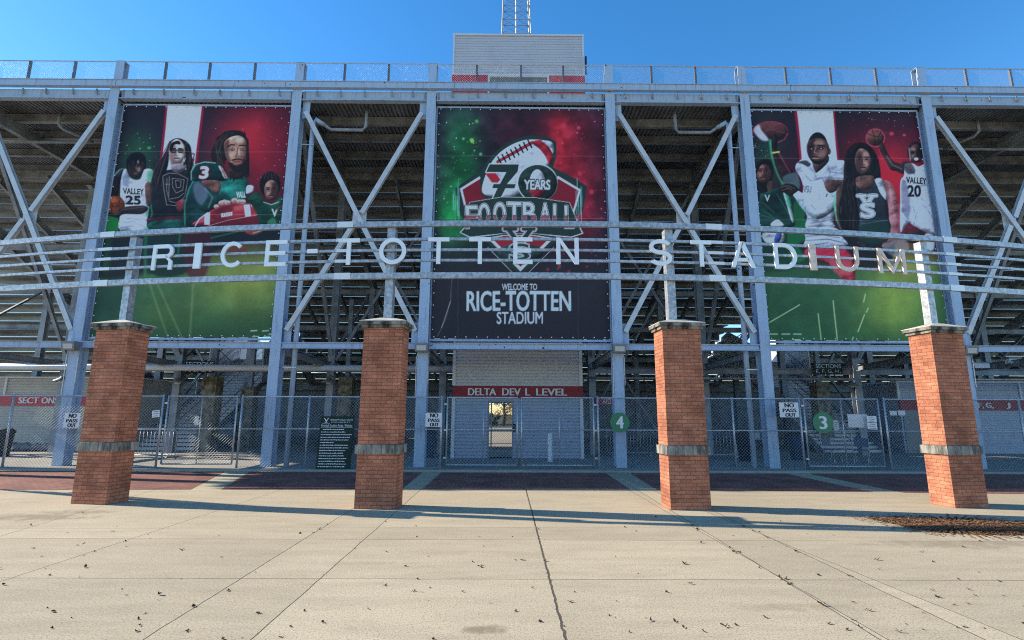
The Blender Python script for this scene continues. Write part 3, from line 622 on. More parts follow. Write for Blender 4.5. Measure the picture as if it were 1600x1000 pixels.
b = MB(); b.tube([(hx1 + .06, HY - .1, rz), (hx1 + .06, HY - .1, rz + .75)], .035, 8); b.box(hx1 + .02, hx1 + .10, HY - .14, HY - .06, rz + .5, rz + .85); b.build('vent_pipe', M['rubber'], TW)

MY = HY + 2.6
mx0, mx1 = float(pz(783, 54, MY)[0]), float(pz(830, 54, MY)[0]); mc = (mx0 + mx1) / 2; hw = (mx1 - mx0) / 2
MS = thing('lattice_mast', (mc, MY, hz1), "pale steel lattice mast standing on the flat roof of the grey tower", "mast")
def mw(z): return hw * (1 - (z - hz1) / 26)
b = MB(); H_ = 9.0
for sx, sy in ((-1, -1), (1, -1), (1, 1), (-1, 1)): b.tube([(mc + sx * mw(hz1), MY + sy * mw(hz1), hz1), (mc + sx * mw(hz1 + H_), MY + sy * mw(hz1 + H_), hz1 + H_)], .028, 8)
b.tube([(mc, MY - .1, hz1), (mc, MY - .1, hz1 + H_)], .045, 8)
b.build('leg', M['rail'], MS)
b = MB(); z = hz1 + .05
while z < hz1 + H_ - .8:
    w0, w1 = mw(z), mw(z + .78)
    cs = [(-1, -1), (1, -1), (1, 1), (-1, 1)]
    for k in range(4):
        a, c = cs[k], cs[(k + 1) % 4]
        A0 = (mc + a[0] * w0, MY + a[1] * w0, z); C0 = (mc + c[0] * w0, MY + c[1] * w0, z); A1 = (mc + a[0] * w1, MY + a[1] * w1, z + .78); C1 = (mc + c[0] * w1, MY + c[1] * w1, z + .78)
        b.tube([A0, C1], .014, 5); b.tube([C0, A1], .014, 5); b.tube([A1, C1], .016, 5)
    z += .78
b.build('lattice', M['lamp'], MS)
# ------------------------------------------------------------------ brick pillars and the arched name sign
ARC_X0, ARC_Y0, ARC_K = 0.5, 9.95, 0.0099
zs = lambda z: EYE + (z - EYE) * 0.989
arcY = lambda x: ARC_Y0 + ARC_K * (x - ARC_X0) ** 2
arcA = lambda x: math.atan(2 * ARC_K * (x - ARC_X0))
def uvbox(b, hx, hy, z0, z1, uvs):
    c = [(-hx, -hy), (hx, -hy), (hx, hy), (-hx, hy)]
    for k in range(4):
        p, q = c[k], c[(k + 1) % 4]
        b.add([(p[0], p[1], z0), (q[0], q[1], z0), (q[0], q[1], z1), (p[0], p[1], z1)], [(0, 1, 2, 3)])
        u0 = k * 0.8375; lw = 2 * (hx, hy, hx, hy)[k]; uvs += [(u0, z0), (u0 + lw, z0), (u0 + lw, z1), (u0, z1)]
def pillar():
    root = thing('brick_pillar', (0, 0, 0), "x", "pillar", "brick pillars carrying the name sign")
    hx, hy = .385, .25
    b = MB(); uvs = []; uvbox(b, hx, hy, 0, 3.39, uvs); o = b.build('shaft', M['brick'], root, local=True)
    ul = o.data.uv_layers.new(name="UVMap")
    for i, l in enumerate(o.data.loops): ul.data[i].uv = uvs[l.vertex_index]
    b = MB(); rr = random.Random(3)
    for k in range(4):                                   # upright stones of the band
        hw_, hd = ((hx, hy), (hy, hx))[k % 2]; n_ = (5, 3)[k % 2]
        for j in range(n_):
            w_ = hw_ + .035; u0 = -w_ + 2 * w_ * j / n_ + .002; u1 = -w_ + 2 * w_ * (j + 1) / n_ - .002; d = hd + .035 + rr.uniform(-.003, .003)
            z0, z1 = .99 + rr.uniform(-.002, .002), 1.15
            vs = []
            for (u, t, z) in ((u0, d, z0), (u1, d, z0), (u1, d - .05, z0), (u0, d - .05, z0), (u0, d, z1), (u1, d, z1), (u1, d - .05, z1), (u0, d - .05, z1)):
                x, y = u, -t
                for _ in range(k): x, y = -y, x
                vs.append((x, y, z))
            b.add(vs, [(3, 2, 1, 0), (4, 5, 6, 7), (0, 1, 5, 4), (1, 2, 6, 5), (2, 3, 7, 6), (3, 0, 4, 7)])
    b.box(-hx - .01, hx + .01, -hy - .01, hy + .01, 1.151, 1.160)
    b.build('stone_band', M['band'], root, local=True)
    b = MB(); b.box(-hx - .035, hx + .035, -hy - .035, hy + .035, 3.392, 3.452); b.box(-hx - .075, hx + .075, -hy - .075, hy + .075, 3.454, 3.512); b.build('cap_course', M['concrete_cap'], root, local=True)
    b = MB(); h, g = hx + .078, hy + .078; z = 3.514; b.add([(-h, -g, z), (h, -g, z), (h, g, z), (-h, g, z), (-h, -g, z + .012), (h, -g, z + .012), (h, g, z + .012), (-h, g, z + .012), (-.12, -.12, 3.615), (.12, -.12, 3.615), (.12, .12, 3.615), (-.12, .12, 3.615)],
            [(3, 2, 1, 0), (0, 1, 5, 4), (1, 2, 6, 5), (2, 3, 7, 6), (3, 0, 4, 7), (4, 5, 9, 8), (5, 6, 10, 9), (6, 7, 11, 10), (7, 4, 8, 11), (8, 9, 10, 11)])
    b.build('cap', M['cap_top'], root, local=True)
    return root
PX = [(-8.00, 10.68), (-2.44, 10.27), (3.385, 10.27), (8.89, 10.60)]
PL = ["brick pillar at far left, shaded on both visible sides, beside a no pass out sign",
      "orange lit brick pillar beside the dark green rules board",
      "brick pillar with one narrow sunlit side next to the green number four disc",
      "brick pillar at far right with a broad sunlit side"]
pr = pillar()
for i, (x, y) in enumerate(PX):
    o = pr if i == 0 else dup(pr, (x, y, 0), 0, PL[i])
    o.location = (x, y, 0); o.rotation_euler = (0, 0, arcA(x)); o['label'] = PL[i]

SG = thing('name_sign', (0.5, ARC_Y0, 0), "curved galvanised rail sign spelling the stadium name in separate pale letters", "sign")
ZT1, ZT0 = 5.637, 5.495
RAILS = [(5.525, 5.637, .08, 'rail_beam'), (5.218, 5.272, .045, 'thin_rail'), (4.992, 5.042, .045, 'thin_rail'), (4.770, 4.822, .045, 'thin_rail'), (4.420, 4.540, .08, 'rail_beam')]
RAILS = [(zs(a), zs(c), d, n) for a, c, d, n in RAILS]
xs = np.linspace(-19, 20, 118)
for (z0, z1, dp, nm) in RAILS:
    b = MB(); k = 0
    for i, x in enumerate(xs):
        a = arcA(x); y = arcY(x); nx, ny = -math.sin(a), math.cos(a)
        b.v += [(x, y, z0), (x + nx * dp, y + ny * dp, z0), (x + nx * dp, y + ny * dp, z1), (x, y, z1)]
        if i:
            o = (i - 1) * 4
            for j in range(4): b.f.append((o + j, o + 4 + j, o + 4 + (j + 1) % 4, o + (j + 1) % 4))
    part(nm, 'galv', b, SG)
def on_arc(mb, x0, x1, z0, z1, proud, th):
    n = 4
    for i in range(n):
        xa, xb = x0 + (x1 - x0) * i / n, x0 + (x1 - x0) * (i + 1) / n
        P = []
        for x in (xa, xb):
            a = arcA(x); nx, ny = -math.sin(a), math.cos(a)
            P += [(x - nx * proud, arcY(x) - ny * proud), (x - nx * (proud - th), arcY(x) - ny * (proud - th))]
        p0, p1, q0, q1 = P
        mb.add([(*p0, z0), (*q0, z0), (*q1, z0), (*p1, z0), (*p0, z1), (*q0, z1), (*q1, z1), (*p1, z1)], [(3, 2, 1, 0), (4, 5, 6, 7), (0, 1, 5, 4), (1, 2, 6, 5), (2, 3, 7, 6), (3, 0, 4, 7)])
def arc_x(px, py):                                       # where the photograph's pixel column meets the arc
    x = 0.0
    for _ in range(30): x = float(at(px, py, arcY(x))[0])
    return x
for px0, px1 in ((152, 174), (524, 549), (1106, 1131), (1478, 1499)):
    for (z0, z1, dp, nm) in RAILS:
        b = MB(); xa, xb = arc_x(px0, 400), arc_x(px1, 400); on_arc(b, xa, xb, z0 - .006, z1 + .006, .007, .006); part('sleeve', 'sleeve', b, SG)
for i, (x, y) in enumerate(PX):
    a = arcA(x); b = MB(); hw = .082; x = float(at((195, 607.5, 1049, 1457)[i], (500, 490, 497, 508)[i], arcY(x) + .165)[0]); yc = arcY(x) + .165
    ca, sa = math.cos(a), math.sin(a); cs = [(x + ca * p - sa * q, yc + sa * p + ca * q) for p, q in ((-hw, -hw), (hw, -hw), (hw, hw), (-hw, hw))]
    b.add([(*c, 3.56) for c in cs] + [(*c, zs(5.52)) for c in cs], [(3, 2, 1, 0), (4, 5, 6, 7), (0, 1, 5, 4), (1, 2, 6, 5), (2, 3, 7, 6), (3, 0, 4, 7)])
    po = part('post', 'galv', b, SG)
LET = [("R", 241, 273), ("I", 305.5, 316), ("C", 347, 383), ("E", 416, 449), ("-", 481, 497), ("T", 529, 562), ("O", 593, 635), ("T", 669, 702), ("T", 733, 767), ("E", 802, 832), ("N", 869, 904),
       ("S", 1014, 1049), ("T", 1079, 1111), ("A", 1140, 1178), ("D", 1208, 1243), ("I", 1263, 1273), ("U", 1304, 1339), ("M", 1369, 1411)]
def thick_letter(ch, wd, ht, st):                        # plain grotesque capitals as flat polygons, unit stroke st
    def rect(x0, x1, z0, z1): return [(x0, z0), (x1, z0), (x1, z1), (x0, z1)]
    def ring(cx, cz, rx, rz, a0, a1, n=28):
        o = []; inn = []
        for k in range(n + 1):
            t = math.radians(a0 + (a1 - a0) * k / n); o.append((cx + rx * math.cos(t), cz + rz * math.sin(t))); inn.append((cx + (rx - st) * math.cos(t), cz + (rz - st) * math.sin(t)))
        return [[o[k], o[k + 1], inn[k + 1], inn[k]] for k in range(n)]
    w, h = wd, ht
    if ch == 'I': return [rect(0, w, 0, h)]
    if ch == '-': return [rect(0, w, 0, h)]
    if ch == 'T': return [rect(0, w, h - st, h), rect(w / 2 - st / 2, w / 2 + st / 2, 0, h - st)]
    if ch == 'E': return [rect(0, st, 0, h), rect(st, w, 0, st), rect(st, w * .93, h * .5 - st * .5, h * .5 + st * .5), rect(st, w, h - st, h)]
    if ch == 'O': return ring(w / 2, h / 2, w / 2, h / 2, 0, 360, 40)
    if ch == 'C': return ring(w / 2, h / 2, w / 2, h / 2, 42, 318, 34)
    if ch == 'N': return [rect(0, st, 0, h), rect(w - st, w, 0, h), [(st, h), (st, h - st * 1.5), (w - st, 0), (w - st, st * 1.5)]]
    if ch == 'A': return [[(0, 0), (st * 1.08, 0), (w / 2 + st * .1, h - st * .1), (w / 2 + st * .55, h), (w / 2 - st * .55, h)], [(w, 0), (w / 2 + st * .55, h), (w / 2 - st * .1, h - st * 1.4), (w - st * 1.08, 0)], rect(w * .26, w * .74, h * .24, h * .24 + st * .85)]
    if ch == 'D': return [rect(0, st, 0, h), rect(st, w - h * .5 if w > h * .6 else w * .45, 0, st), rect(st, w - h * .5 if w > h * .6 else w * .45, h - st, h)] + ring(w - h * .5 if w > h * .6 else w * .45, h / 2, h * .5 if w > h * .6 else w * .55, h / 2, -90, 90, 22)
    if ch == 'U': return [rect(0, st, w / 2, h), rect(w - st, w, w / 2, h)] + ring(w / 2, w / 2, w / 2, w / 2, 180, 360, 22)
    if ch == 'M': return [rect(0, st, 0, h), rect(w - st, w, 0, h), [(st, h), (st, h - st * 1.6), (w / 2, 0), (w / 2, st * 1.6)], [(w - st, h), (w / 2, st * 1.6), (w / 2, 0), (w - st, h - st * 1.6)]]
    if ch == 'R': 
        r = h * .27; cx = w - r * 1.02
        return [rect(0, st, 0, h), rect(st, cx, h - st, h), rect(st, cx, h - 2 * r, h - 2 * r + st)] + ring(cx, h - r, r, r, -90, 90, 18) + [rect(w - st * 1.1, w - st * .1, 0, h * .33)] + [[(cx - .02, h - 2 * r), (cx - .02, h - 2 * r + st * .9), (w - st * .1, h * .33), (w - st * 1.1, h * .33)]]
    if ch == 'S':
        r = h / 4 + st / 4; rx = w / 2
        return [[(a[0], a[1]) for a in q] for q in ring(w / 2, h - r, rx, r, 25, 270, 24) + ring(w / 2, r, rx, r, 90, -155, 24)]
for ch, p0, p1 in LET:
    pm = (p0 + p1) / 2
    xa, xb = arc_x(p0, 398), arc_x(p1, 398); wd = xb - xa
    z0, z1 = (zs(4.705), zs(5.262)) if ch != '-' else (zs(4.967), zs(5.052))
    b = MB(); xm = (xa + xb) / 2; a = arcA(xm); ca, sa = math.cos(a), math.sin(a); ym = arcY(xm) - .012
    off = (xb - xa) ** 2 * .25 * ARC_K
    for q in thick_letter(ch, wd / ca, z1 - z0, .082):
        s = sum(q[i][0] * q[(i + 1) % len(q)][1] - q[i][1] * q[(i + 1) % len(q)][0] for i in range(len(q)))
        if s < 0: q = q[::-1]
        n = len(q); vs = []
        for dy in (-.035, 0):
            for (u, v) in q:
                lx, ly = u - wd / ca / 2, dy; vs.append((xm + ca * lx - sa * ly, ym + sa * lx + ca * ly, z0 + v))
        b.add(vs, [tuple(range(n)), tuple(n + i for i in reversed(range(n)))] + [((i + 1) % n, i, n + i, n + (i + 1) % n) for i in range(n)])
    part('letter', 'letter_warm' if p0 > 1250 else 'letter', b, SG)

# ------------------------------------------------------------------ chain-link fences and gates
FY = 16.65
def chain(b, x0, x1, z0, z1, y, s=.10, r=.0029):
    h = z1 - z0; x = x0 - h
    def tri(p, q):
        d = Vector((q[0] - p[0], 0, q[1] - p[1])).normalized(); u = Vector((-d.z, 0, d.x)) * r
        vs = []
        for c in (p, q):
            C = Vector((c[0], y, c[1])); vs += [C + u, C - u * .5 + Vector((0, -r, 0)), C - u * .5 + Vector((0, r, 0))]
        b.add(vs, [(0, 1, 4, 3), (1, 2, 5, 4), (2, 0, 3, 5)])
    while x < x1:
        for sg in (1, -1):
            if sg == 1: p, q = (x, z0), (x + h, z1)
            else: p, q = (x, z1), (x + h, z0)
            a0, a1 = max(x0, p[0]), min(x1, q[0])
            if a1 - a0 > .01:
                f = lambda X: p[1] + (q[1] - p[1]) * (X - p[0]) / h
                tri((a0, f(a0)), (a1, f(a1)))
        x += s * 1.0
fx = lambda px: float(at(px, 680, FY)[0])
ZTOP, ZMID, ZB = 2.24, 1.24, .10
def fence(x0, x1, posts, label):
    t = thing('chain_link_fence', ((x0 + x1) / 2, FY, 0), label, "fence")
    for x in posts: part('post', 'rail', MB().tube([(x, FY, 0), (x, FY, ZTOP + .05)], .034, 8), t, smooth=True)
    part('top_rail', 'rail', MB().tube([(x0, FY, ZTOP), (x1, FY, ZTOP)], .024, 8), t, smooth=True)
    part('middle_rail', 'rail', MB().tube([(x0, FY, ZMID), (x1, FY, ZMID)], .022, 8), t, smooth=True)
    part('bottom_wire', 'wire', MB().tube([(x0, FY, ZB - .02), (x1, FY, ZB - .02)], .006, 5), t)
    b = MB(); chain(b, x0, x1, ZB - .03, ZTOP, FY - .035); part('wire_mesh', 'wire', b, t)
    return t
def gate(x0, x1, xm, label, hinge_left=True):
    t = thing('gate', ((x0 + x1) / 2, FY, 0), label, "gate")
    z0 = .16
    b = MB()
    for x in (x0, x1): b.tube([(x, FY, z0), (x, FY, ZTOP + .02)], .028, 8)
    b.tube([(x0, FY, ZTOP), (x1, FY, ZTOP)], .024, 8); b.tube([(x0, FY, z0), (x1, FY, z0)], .024, 8); part('frame', 'rail', b, t, smooth=True)
    part('brace_bar', 'rail', MB().tube([(xm, FY, z0), (xm, FY, ZTOP)], .02, 8), t, smooth=True)
    part('middle_rail', 'rail', MB().tube([(x0, FY, ZMID), (x1, FY, ZMID)], .02, 8), t, smooth=True)
    hx = x0 - .05 if hinge_left else x1 + .05
    for z in (.35, 1.2, 2.0): part('hinge', 'rail', MB().box(hx - .045, hx + .045, FY - .035, FY + .035, z, z + .05), t)
    b = MB(); chain(b, x0, x1, z0, ZTOP, FY - .03); part('wire_mesh', 'wire', b, t)
    return t
fence(-24, fx(250), [-23.9, -20.6, -17.4, fx(12), fx(130), fx(249)], "chain link fence run with the leftmost no pass out sign on it")
gate(fx(257), fx(366), fx(311), "chain link gate at left in front of the beige stair pier", True)
fence(fx(373.5), fx(690), [fx(374), fx(480), fx(586), fx(689)], "chain link fence run behind the dark green rules board")
gate(fx(698), fx(808), fx(755), "left leaf of the double chain link gate before the glass door", True)
gate(fx(815), fx(928), fx(874), "right leaf of the double chain link gate behind the bollard side", False)
fence(fx(934), fx(1254), [fx(935), fx(1040), fx(1147), fx(1253)], "chain link fence run carrying the green number four disc")
gate(fx(1260), fx(1377), fx(1319), "chain link gate with the green number three disc", True)
fence(fx(1386), 26, [fx(1387), fx(1490), fx(1600), 19.5, 22.7], "chain link fence run at far right behind the sunlit pillar")

RF = thing('deck_fence', (0.5, D + .35, 13.5), "low chain link guard fence along the top edge of the stand", "fence")
zt_, z0_ = float(at(300, 97, D + .25)[2]), 13.56
Yr = D + .25
XB = [x for x in XC if XL < x < XR]
part('top_rail', 'rail', MB().tube([(XL, Yr, zt_), (XR, Yr, zt_)], .02, 6), RF)
part('bottom_rail', 'rail', MB().tube([(XL, Yr, z0_ + .02), (XR, Yr, z0_ + .02)], .014, 6), RF)
for px in (-29, 43, 114, 257, 326, 397, 538, 607, 745, 814, 880, 1018, 1087, 1228, 1298, 1369, 1510, 1580, 1651):
    x = float(at(px, 115, Yr)[0]); part('post', 'darkpost', MB().box(x - .035, x + .035, Yr + .01, Yr + .08, z0_ - .03, zt_), RF)
b = MB(); chain(b, XL, XR, z0_, zt_, Yr, .085, .0027); part('wire_mesh', 'rail', b, RF)

# ------------------------------------------------------------------ signs
SY = FY - .06
def board(name, x0, y0, x1, y1, label, cat, group, m='paper', tilt=0.0, Y=SY, th=.012):
    a, c = at(x0, y1, Y), at(x1, y0, Y); cx, cz = (a[0] + c[0]) / 2, (a[2] + c[2]) / 2
    t = thing(name, (cx, Y, cz), label, cat, group)
    hx, hz = (c[0] - a[0]) / 2, (c[2] - a[2]) / 2
    b = MB(); b.box(-hx, hx, 0, th, -hz, hz); b.build('panel', M[m], t, local=True)
    t.rotation_euler = (0, tilt, 0)
    return t, hx, hz
def lines(t, hx, words, m='black'):
    b = MB()
    for (body, x0, x1, z0, z1) in words: text3d(b, body, x0, x1, -.004, z0, z1, .003)
    return b.build('lettering', M[m], t, local=True)
def bold_lines(t, words, m='black', d=.006):
    for (body, x0, x1, z0, z1) in words:
        b = MB()
        for k, dx in enumerate((-d, 0, d)): text3d(b, body, x0 + dx, x1 + dx, -.0035 - .0006 * k, z0, z1, .003)
        b.build('lettering', M[m], t, local=True)
for (x0, y0, x1, y1, lab) in ((98, 645.5, 126, 668, "white no pass out sign at far left beside the first column"), (664.5, 645, 690.5, 667, "white no pass out sign on the fence left of the double gate"), (1219, 629, 1247, 652, "white no pass out sign on the fence left of the number three gate")):
    t, hx, hz = board('no_pass_out_sign', x0, y0, x1, y1, lab, "sign", "no pass out signs on the fence")
    bold_lines(t, [("NO", -hx * .42, hx * .52, hz * .34, hz * .92), ("PASS", -hx * .66, hx * .72, -hz * .30, hz * .18), ("OUT", -hx * .42, hx * .62, -hz * .92, -hz * .42)], 'black', .009)
for (cx, cy, r, ch, lab) in ((968.5, 660, 14.6, "4", "round green sign with a white figure four"), (1286, 660.5, 15.6, "3", "round green sign with a white figure three")):
    c = at(cx, cy, SY); R_ = r * SY / F_PX * 1.02
    t = thing('gate_number_sign', c, lab, "sign", "round gate number signs")
    b = MB(); b.disc((0, 0, 0), R_, .012, 48); b.build('disc', M['signgreen'], t, local=True)
    b = MB()
    for k, dx in enumerate((-.018, -.006, .006, .018)): text3d(b, ch, -R_ * .34 + dx, R_ * .34 + dx, -.0095 - .0006 * k, -R_ * .60, R_ * .62, .003)
    b.build('figure', M['white'], t, local=True)
def notice(x0, y0, x1, y1, lab, tilt=0, rows=4, name='notice', group="small paper notices on the fence", Y=SY):
    t, hx, hz = board(name, x0, y0, x1, y1, lab, "notice", group, 'paper', tilt, Y, .003)
    if rows:
        b = MB(); rr = random.Random(int(x0))
        for k in range(rows):
            z = hz * (.62 - 1.25 * k / max(1, rows - 1)); a = -hx * rr.uniform(.5, .75); c = hx * rr.uniform(.35, .75); b.box(a, c, -.003, -.001, z - hz * .07, z + hz * .07)
        b.build('printed_lines', M['black'], t, local=True)
notice(237, 641, 250, 652, "small tilted white paper notice on the fence behind the far left pillar", -.12, 3)
notice(1355, 650, 1369, 660, "upper of two small printed notices beside the blank white panel", .03, 3)
notice(1356, 661, 1370, 671, "lower of two small printed notices beside the blank white panel", .03, 3)
notice(1303, 657, 1309.5, 671.5, "narrow pale notice half hidden by the number three disc", .02, 4, Y=FY + .06)
notice(1326, 647.5, 1354.5, 668, "blank white rectangular panel on the number three gate", .015, 0, 'blank_sign', None, Y=FY + .05)
pq = at(307, 657, 22.75)
t, hx, hz = board('blank_paper', 303, 650, 311, 664.5, "plain white paper sheet on the mossy concrete pier", "paper", None, 'paper', 0, 22.6)
t, hx, hz = board('small_sign', 1391, 642, 1401, 649, "small pale sign on the fence just left of the far right pillar", "sign", "little pale signs by the right pillar", 'paper', 0, FY + 1.2)
t, hx, hz = board('small_sign', 1404, 641.5, 1414, 649, "small pale sign touching the edge of the far right pillar", "sign", "little pale signs by the right pillar", 'paper', 0, FY + 1.2)

# dark green rules board leaning on the fence
RY = 16.35
p0, p1 = at(494, 732, RY), at(546, 732, RY); wdt = (p1[0] - p0[0]) * 1.03; zt = at(526, 650, RY + .2)[2]
RB = thing('rules_board', ((p0[0] + p1[0]) / 2, RY, .05), "tall dark green board of white rules leaning on the fence", "board")
hx = wdt / 2; hz = zt - .05
b = MB(); b.box(-hx, hx, 0, .03, 0, hz); b.build('panel', M['boardgreen'], RB, local=True)
RB.rotation_euler = (-.10, 0, 0)
b = MB(); text3d(b, "MISSISSIPPI VALLEY STATE", -hx * .42, hx * .92, -.003, hz * .915, hz * .945, .002); b.build('lettering', M['white'], RB, local=True)
b = MB(); text3d(b, "UNIVERSITY", -hx * .36, hx * .80, -.003, hz * .875, hz * .895, .002); b.build('lettering', M['white'], RB, local=True)
b = MB(); text3d(b, "Football Stadium Rules / Policies", -hx * .92, hx * .92, -.003, hz * .80, hz * .845, .002); b.build('lettering', M['white'], RB, local=True)
b = MB(); text3d(b, "V", -hx * .82, -hx * .50, -.003, hz * .905, hz * .965, .002); text3d(b, "S", -hx * .74, -hx * .58, -.0035, hz * .87, hz * .925, .002); b.box(-hx * .9, -hx * .42, -.003, 0, hz * .862, hz * .868); b.build('emblem', M['white'], RB, local=True)
b = MB(); b.box(-hx * .95, hx * .95, -.003, 0, hz * .785, hz * .790); rr = random.Random(5)
for k in range(15):
    z = hz * (.745 - .05 * k); end = [.45, .5, .9, .78, .75, -.1, .7, .78, .6, .5, .55, .72, .6, .7, .62][k] * hx; x = -hx * (.8 if k in (0,) else .9)
    while x < end:
        wl = rr.uniform(.02, .07); b.box(x, min(x + wl, end + .02), -.003, 0, z - .010, z + .010 + rr.choice((0, .004, .008))); x += wl + .014
b.build('rule_lines', M['white'], RB, local=True)

# hanging section signs, FIRST AID band
def section_sign(x0, y0, x1, y1, Y, l1, l2, lab):
    t, hx, hz = board('section_sign', x0, y0, x1, y1, lab, "sign", "green section signs under the stand", 'boardgreen', 0, Y, .03)
    for (body, a, c, z0, z1) in ((l1, -.92, .92, .12, .85), (l2, -.92, .85, -.85, -.12)):
        b = MB(); text3d(b, body, hx * a, hx * c, -.004, hz * z0, hz * z1, .003); b.build('lettering', M['white'], t, local=True)
section_sign(287, 564.5, 336, 583, 22.4, "SECTIONS", "A, B, C, E", "dark green section sign left of the left stair")
section_sign(1274, 568, 1315, 584.5, 22.4, "SECTIONS", "E, F, G, H,", "dark green section sign right of the right stair")
t, hx, hz = board('first_aid_sign', 930, 621, 962, 633, "small dark red aid sign behind the number four column", "sign", None, 'red', 0, 22.3, .03)
b = MB(); text3d(b, "AID", hx * -.28, hx * .55, -.004, -hz * .7, hz * .7, .003); b.build('lettering', M['white'], t, local=True)

# ------------------------------------------------------------------ lamps and white boxes
def flood(x, z, label):
    t = thing('floodlight', (x, D - .02, z), label, "floodlight", "boxy floodlights on the columns")
    b = MB(); b.box(-.22, .22, -.30, -.02, .10, .14)
    b.add([(-.22, -.30, .10), (.22, -.30, .10), (.22, -.02, .10), (-.22, -.02, .10), (-.20, -.24, -.14), (.20, -.24, -.14), (.20, -.02, -.14), (-.20, -.02, -.14)], [(4, 7, 6, 5), (0, 4, 5, 1), (1, 5, 6, 2), (2, 6, 7, 3), (3, 7, 4, 0)])
    b.build('housing', M['lamp'], t, local=True)
    b = MB(); b.add([(-.16, -.292, .07), (.16, -.292, .07), (.15, -.256, -.10), (-.15, -.256, -.10)], [(3, 2, 1, 0)])
    b.build('lens', M['lens'], t, local=True)
    b = MB(); b.tube([(-.12, -.06, -.14), (-.19, -.02, -.30), (-.19, .0, -1.6)], .013, 6); b.tube([(.12, -.06, -.14), (.19, -.02, -.30), (.19, .0, -1.2)], .013, 6); b.build('conduit', M['rail'], t, local=True)
    return t
f0_ = flood(XC[2], 3.86, "boxy floodlight on the column above the leftmost pillar")
for X, lab in ((XC[4], "boxy floodlight on the column left of the ribbed tower"), (XC[5], "boxy floodlight on the column above the number four disc"), (XC[7], "boxy floodlight on the column beside the far right pillar")):
    dup(f0_, (X, D - .02, 3.86), 0, lab)
def dome(px, py, lab, first=[None]):
    p = at(px, py, 22.1)
    if first[0] is None:
        t = thing('dome_lamp', p, lab, "lamp", "shaded dome lamps on inner columns")
        b = MB(); b.lathe((0, 0, 0), [(.02, .20), (.07, .19), (.12, .12), (.30, .02), (.33, -.03), (.31, -.03)], 20); b.build('shade', M['lamp'], t, True, True)
        b = MB(); b.tube([(0, 0, .18), (0, .05, .30), (.02, .38, .26)], .022, 8); b.build('arm', M['lamp'], t, True, True)
        b = MB(); b.lathe((0, 0, 0), [(.02, -.10), (.10, -.08), (.14, -.02), (.14, .02)], 14); b.build('globe', M['lens'], t, True, True)
        first[0] = t
    else: dup(first[0], [float(c) for c in p], 0, lab)
for px, py, lab in ((278, 597, "dome lamp on the inner column left of the left stair"), (514, 597, "dome lamp on the inner column above the rules board"), (1103, 598, "dome lamp on the inner column right of the third pillar"), (1330, 602, "dome lamp on the inner column above the blank white panel"), (97, 595, "pale dome lamp beside the leftmost column")):
    dome(px, py, lab)
for (xa, xb, ya, yb_, lab) in ((1520, 1542, 566, 575, "lower white strip light under the stand at far right"), (1574, 1591, 559, 568, "upper white strip light under the stand at far right")):
    a, c = at(xa, yb_, 20.5), at(xb, ya, 20.5); t = thing('white_box', (a[0], 20.5, a[2]), lab, "light fitting", "white strip lights under the stand")
    b = MB(); b.box(a[0], c[0], 20.4, 20.6, a[2], c[2] - .05); part('box_body', 'white', b, t); b = MB(); b.box(a[0] - .03, c[0] + .03, 20.38, 20.62, c[2] - .049, c[2]); part('tray', 'lamp', b, t)  # plain white boxes with grey tops

# ------------------------------------------------------------------ things standing behind the fence
p = gnd(858, 719.5, .05)
t = thing('bollard', (p[0], p[1] - .5, .05), "slim white bollard in front of the grey tower", "bollard")
b = MB(); b.lathe((0, 0, 0), [(.085, 0), (.085, .95), (.07, 1.0), (.0, 1.02)], 16); b.build('tube', M['white'], t, True, True)
b = MB(); b.lathe((0, 0, 0), [(.12, 0), (.12, .02), (.086, .02)], 16); b.build('base_plate', M['rail'], t, False, True)
def barrier(x, y, wd, label, first=[None], rz=0):
    if first[0] is not None: return dup(first[0], (x, y, .05), rz, label)
    t = thing('crowd_barrier', (x, y, .05), label, "barrier", "steel crowd barriers behind the fence"); h = wd / 2
    b = MB(); b.tube([(-h, 0, .15), (-h, 0, .95), (-h + .12, 0, 1.07), (h - .12, 0, 1.07), (h, 0, .95), (h, 0, .15), (-h, 0, .15)], .021, 8); b.build('frame', M['rail'], t, True, True)
    b = MB()
    for k in range(1, 14): xx = -h + wd * k / 14; b.tube([(xx, 0, .15), (xx, 0, 1.06)], .009, 6)
    b.build('bars', M['rail'], t, True, True)
    for sx in (-1, 1): b = MB(); b.tube([(sx * h * .8, -.3, .02), (sx * h * .8, 0, .16), (sx * h * .8, .3, .02)], .018, 8); b.build('foot', M['rail'], t, True, True)
    first[0] = t; return t
p = gnd(1118, 716, .05); barrier(p[0], 20.6, 1.9, "crowd barrier leaning right of the third pillar")
barrier(float(at(985, 690, 21.5)[0]), 21.5, 1.9, "crowd barrier between the number four column and the third pillar")
barrier(float(at(235, 690, 19.6)[0]), 19.6, 1.9, "crowd barrier behind the far left pillar")
def bin_(x, y, m, label, first={}):
    t = thing('trash_bin', (x, y, .05), label, "bin", "bins behind the fence")
    b = MB(); b.lathe((0, 0, 0), [(.0, 0), (.24, 0), (.30, .85), (.32, .86), (.32, .92)], 18); b.build('body', M[m], t, True, True)
    b = MB(); b.lathe((0, 0, 0), [(.33, .90), (.33, .96), (.20, 1.05), (.0, 1.08)], 18); b.build('lid', M['rubber'], t, True, True)
bin_(float(at(1165, 700, 19.6)[0]), 19.6, 'rubber', "black round bin right of the third pillar")
bin_(float(at(1246, 705, 20.2)[0]), 20.2, 'bluebin', "blue round bin below the right no pass out sign")
bin_(float(at(1, 712, 20.5)[0]), 20.5, 'rubber', "black round bin at the left edge of the view")
bin_(float(at(668, 700, 20.6)[0]), 20.6, 'bluebin', "blue round bin below the middle no pass out sign")
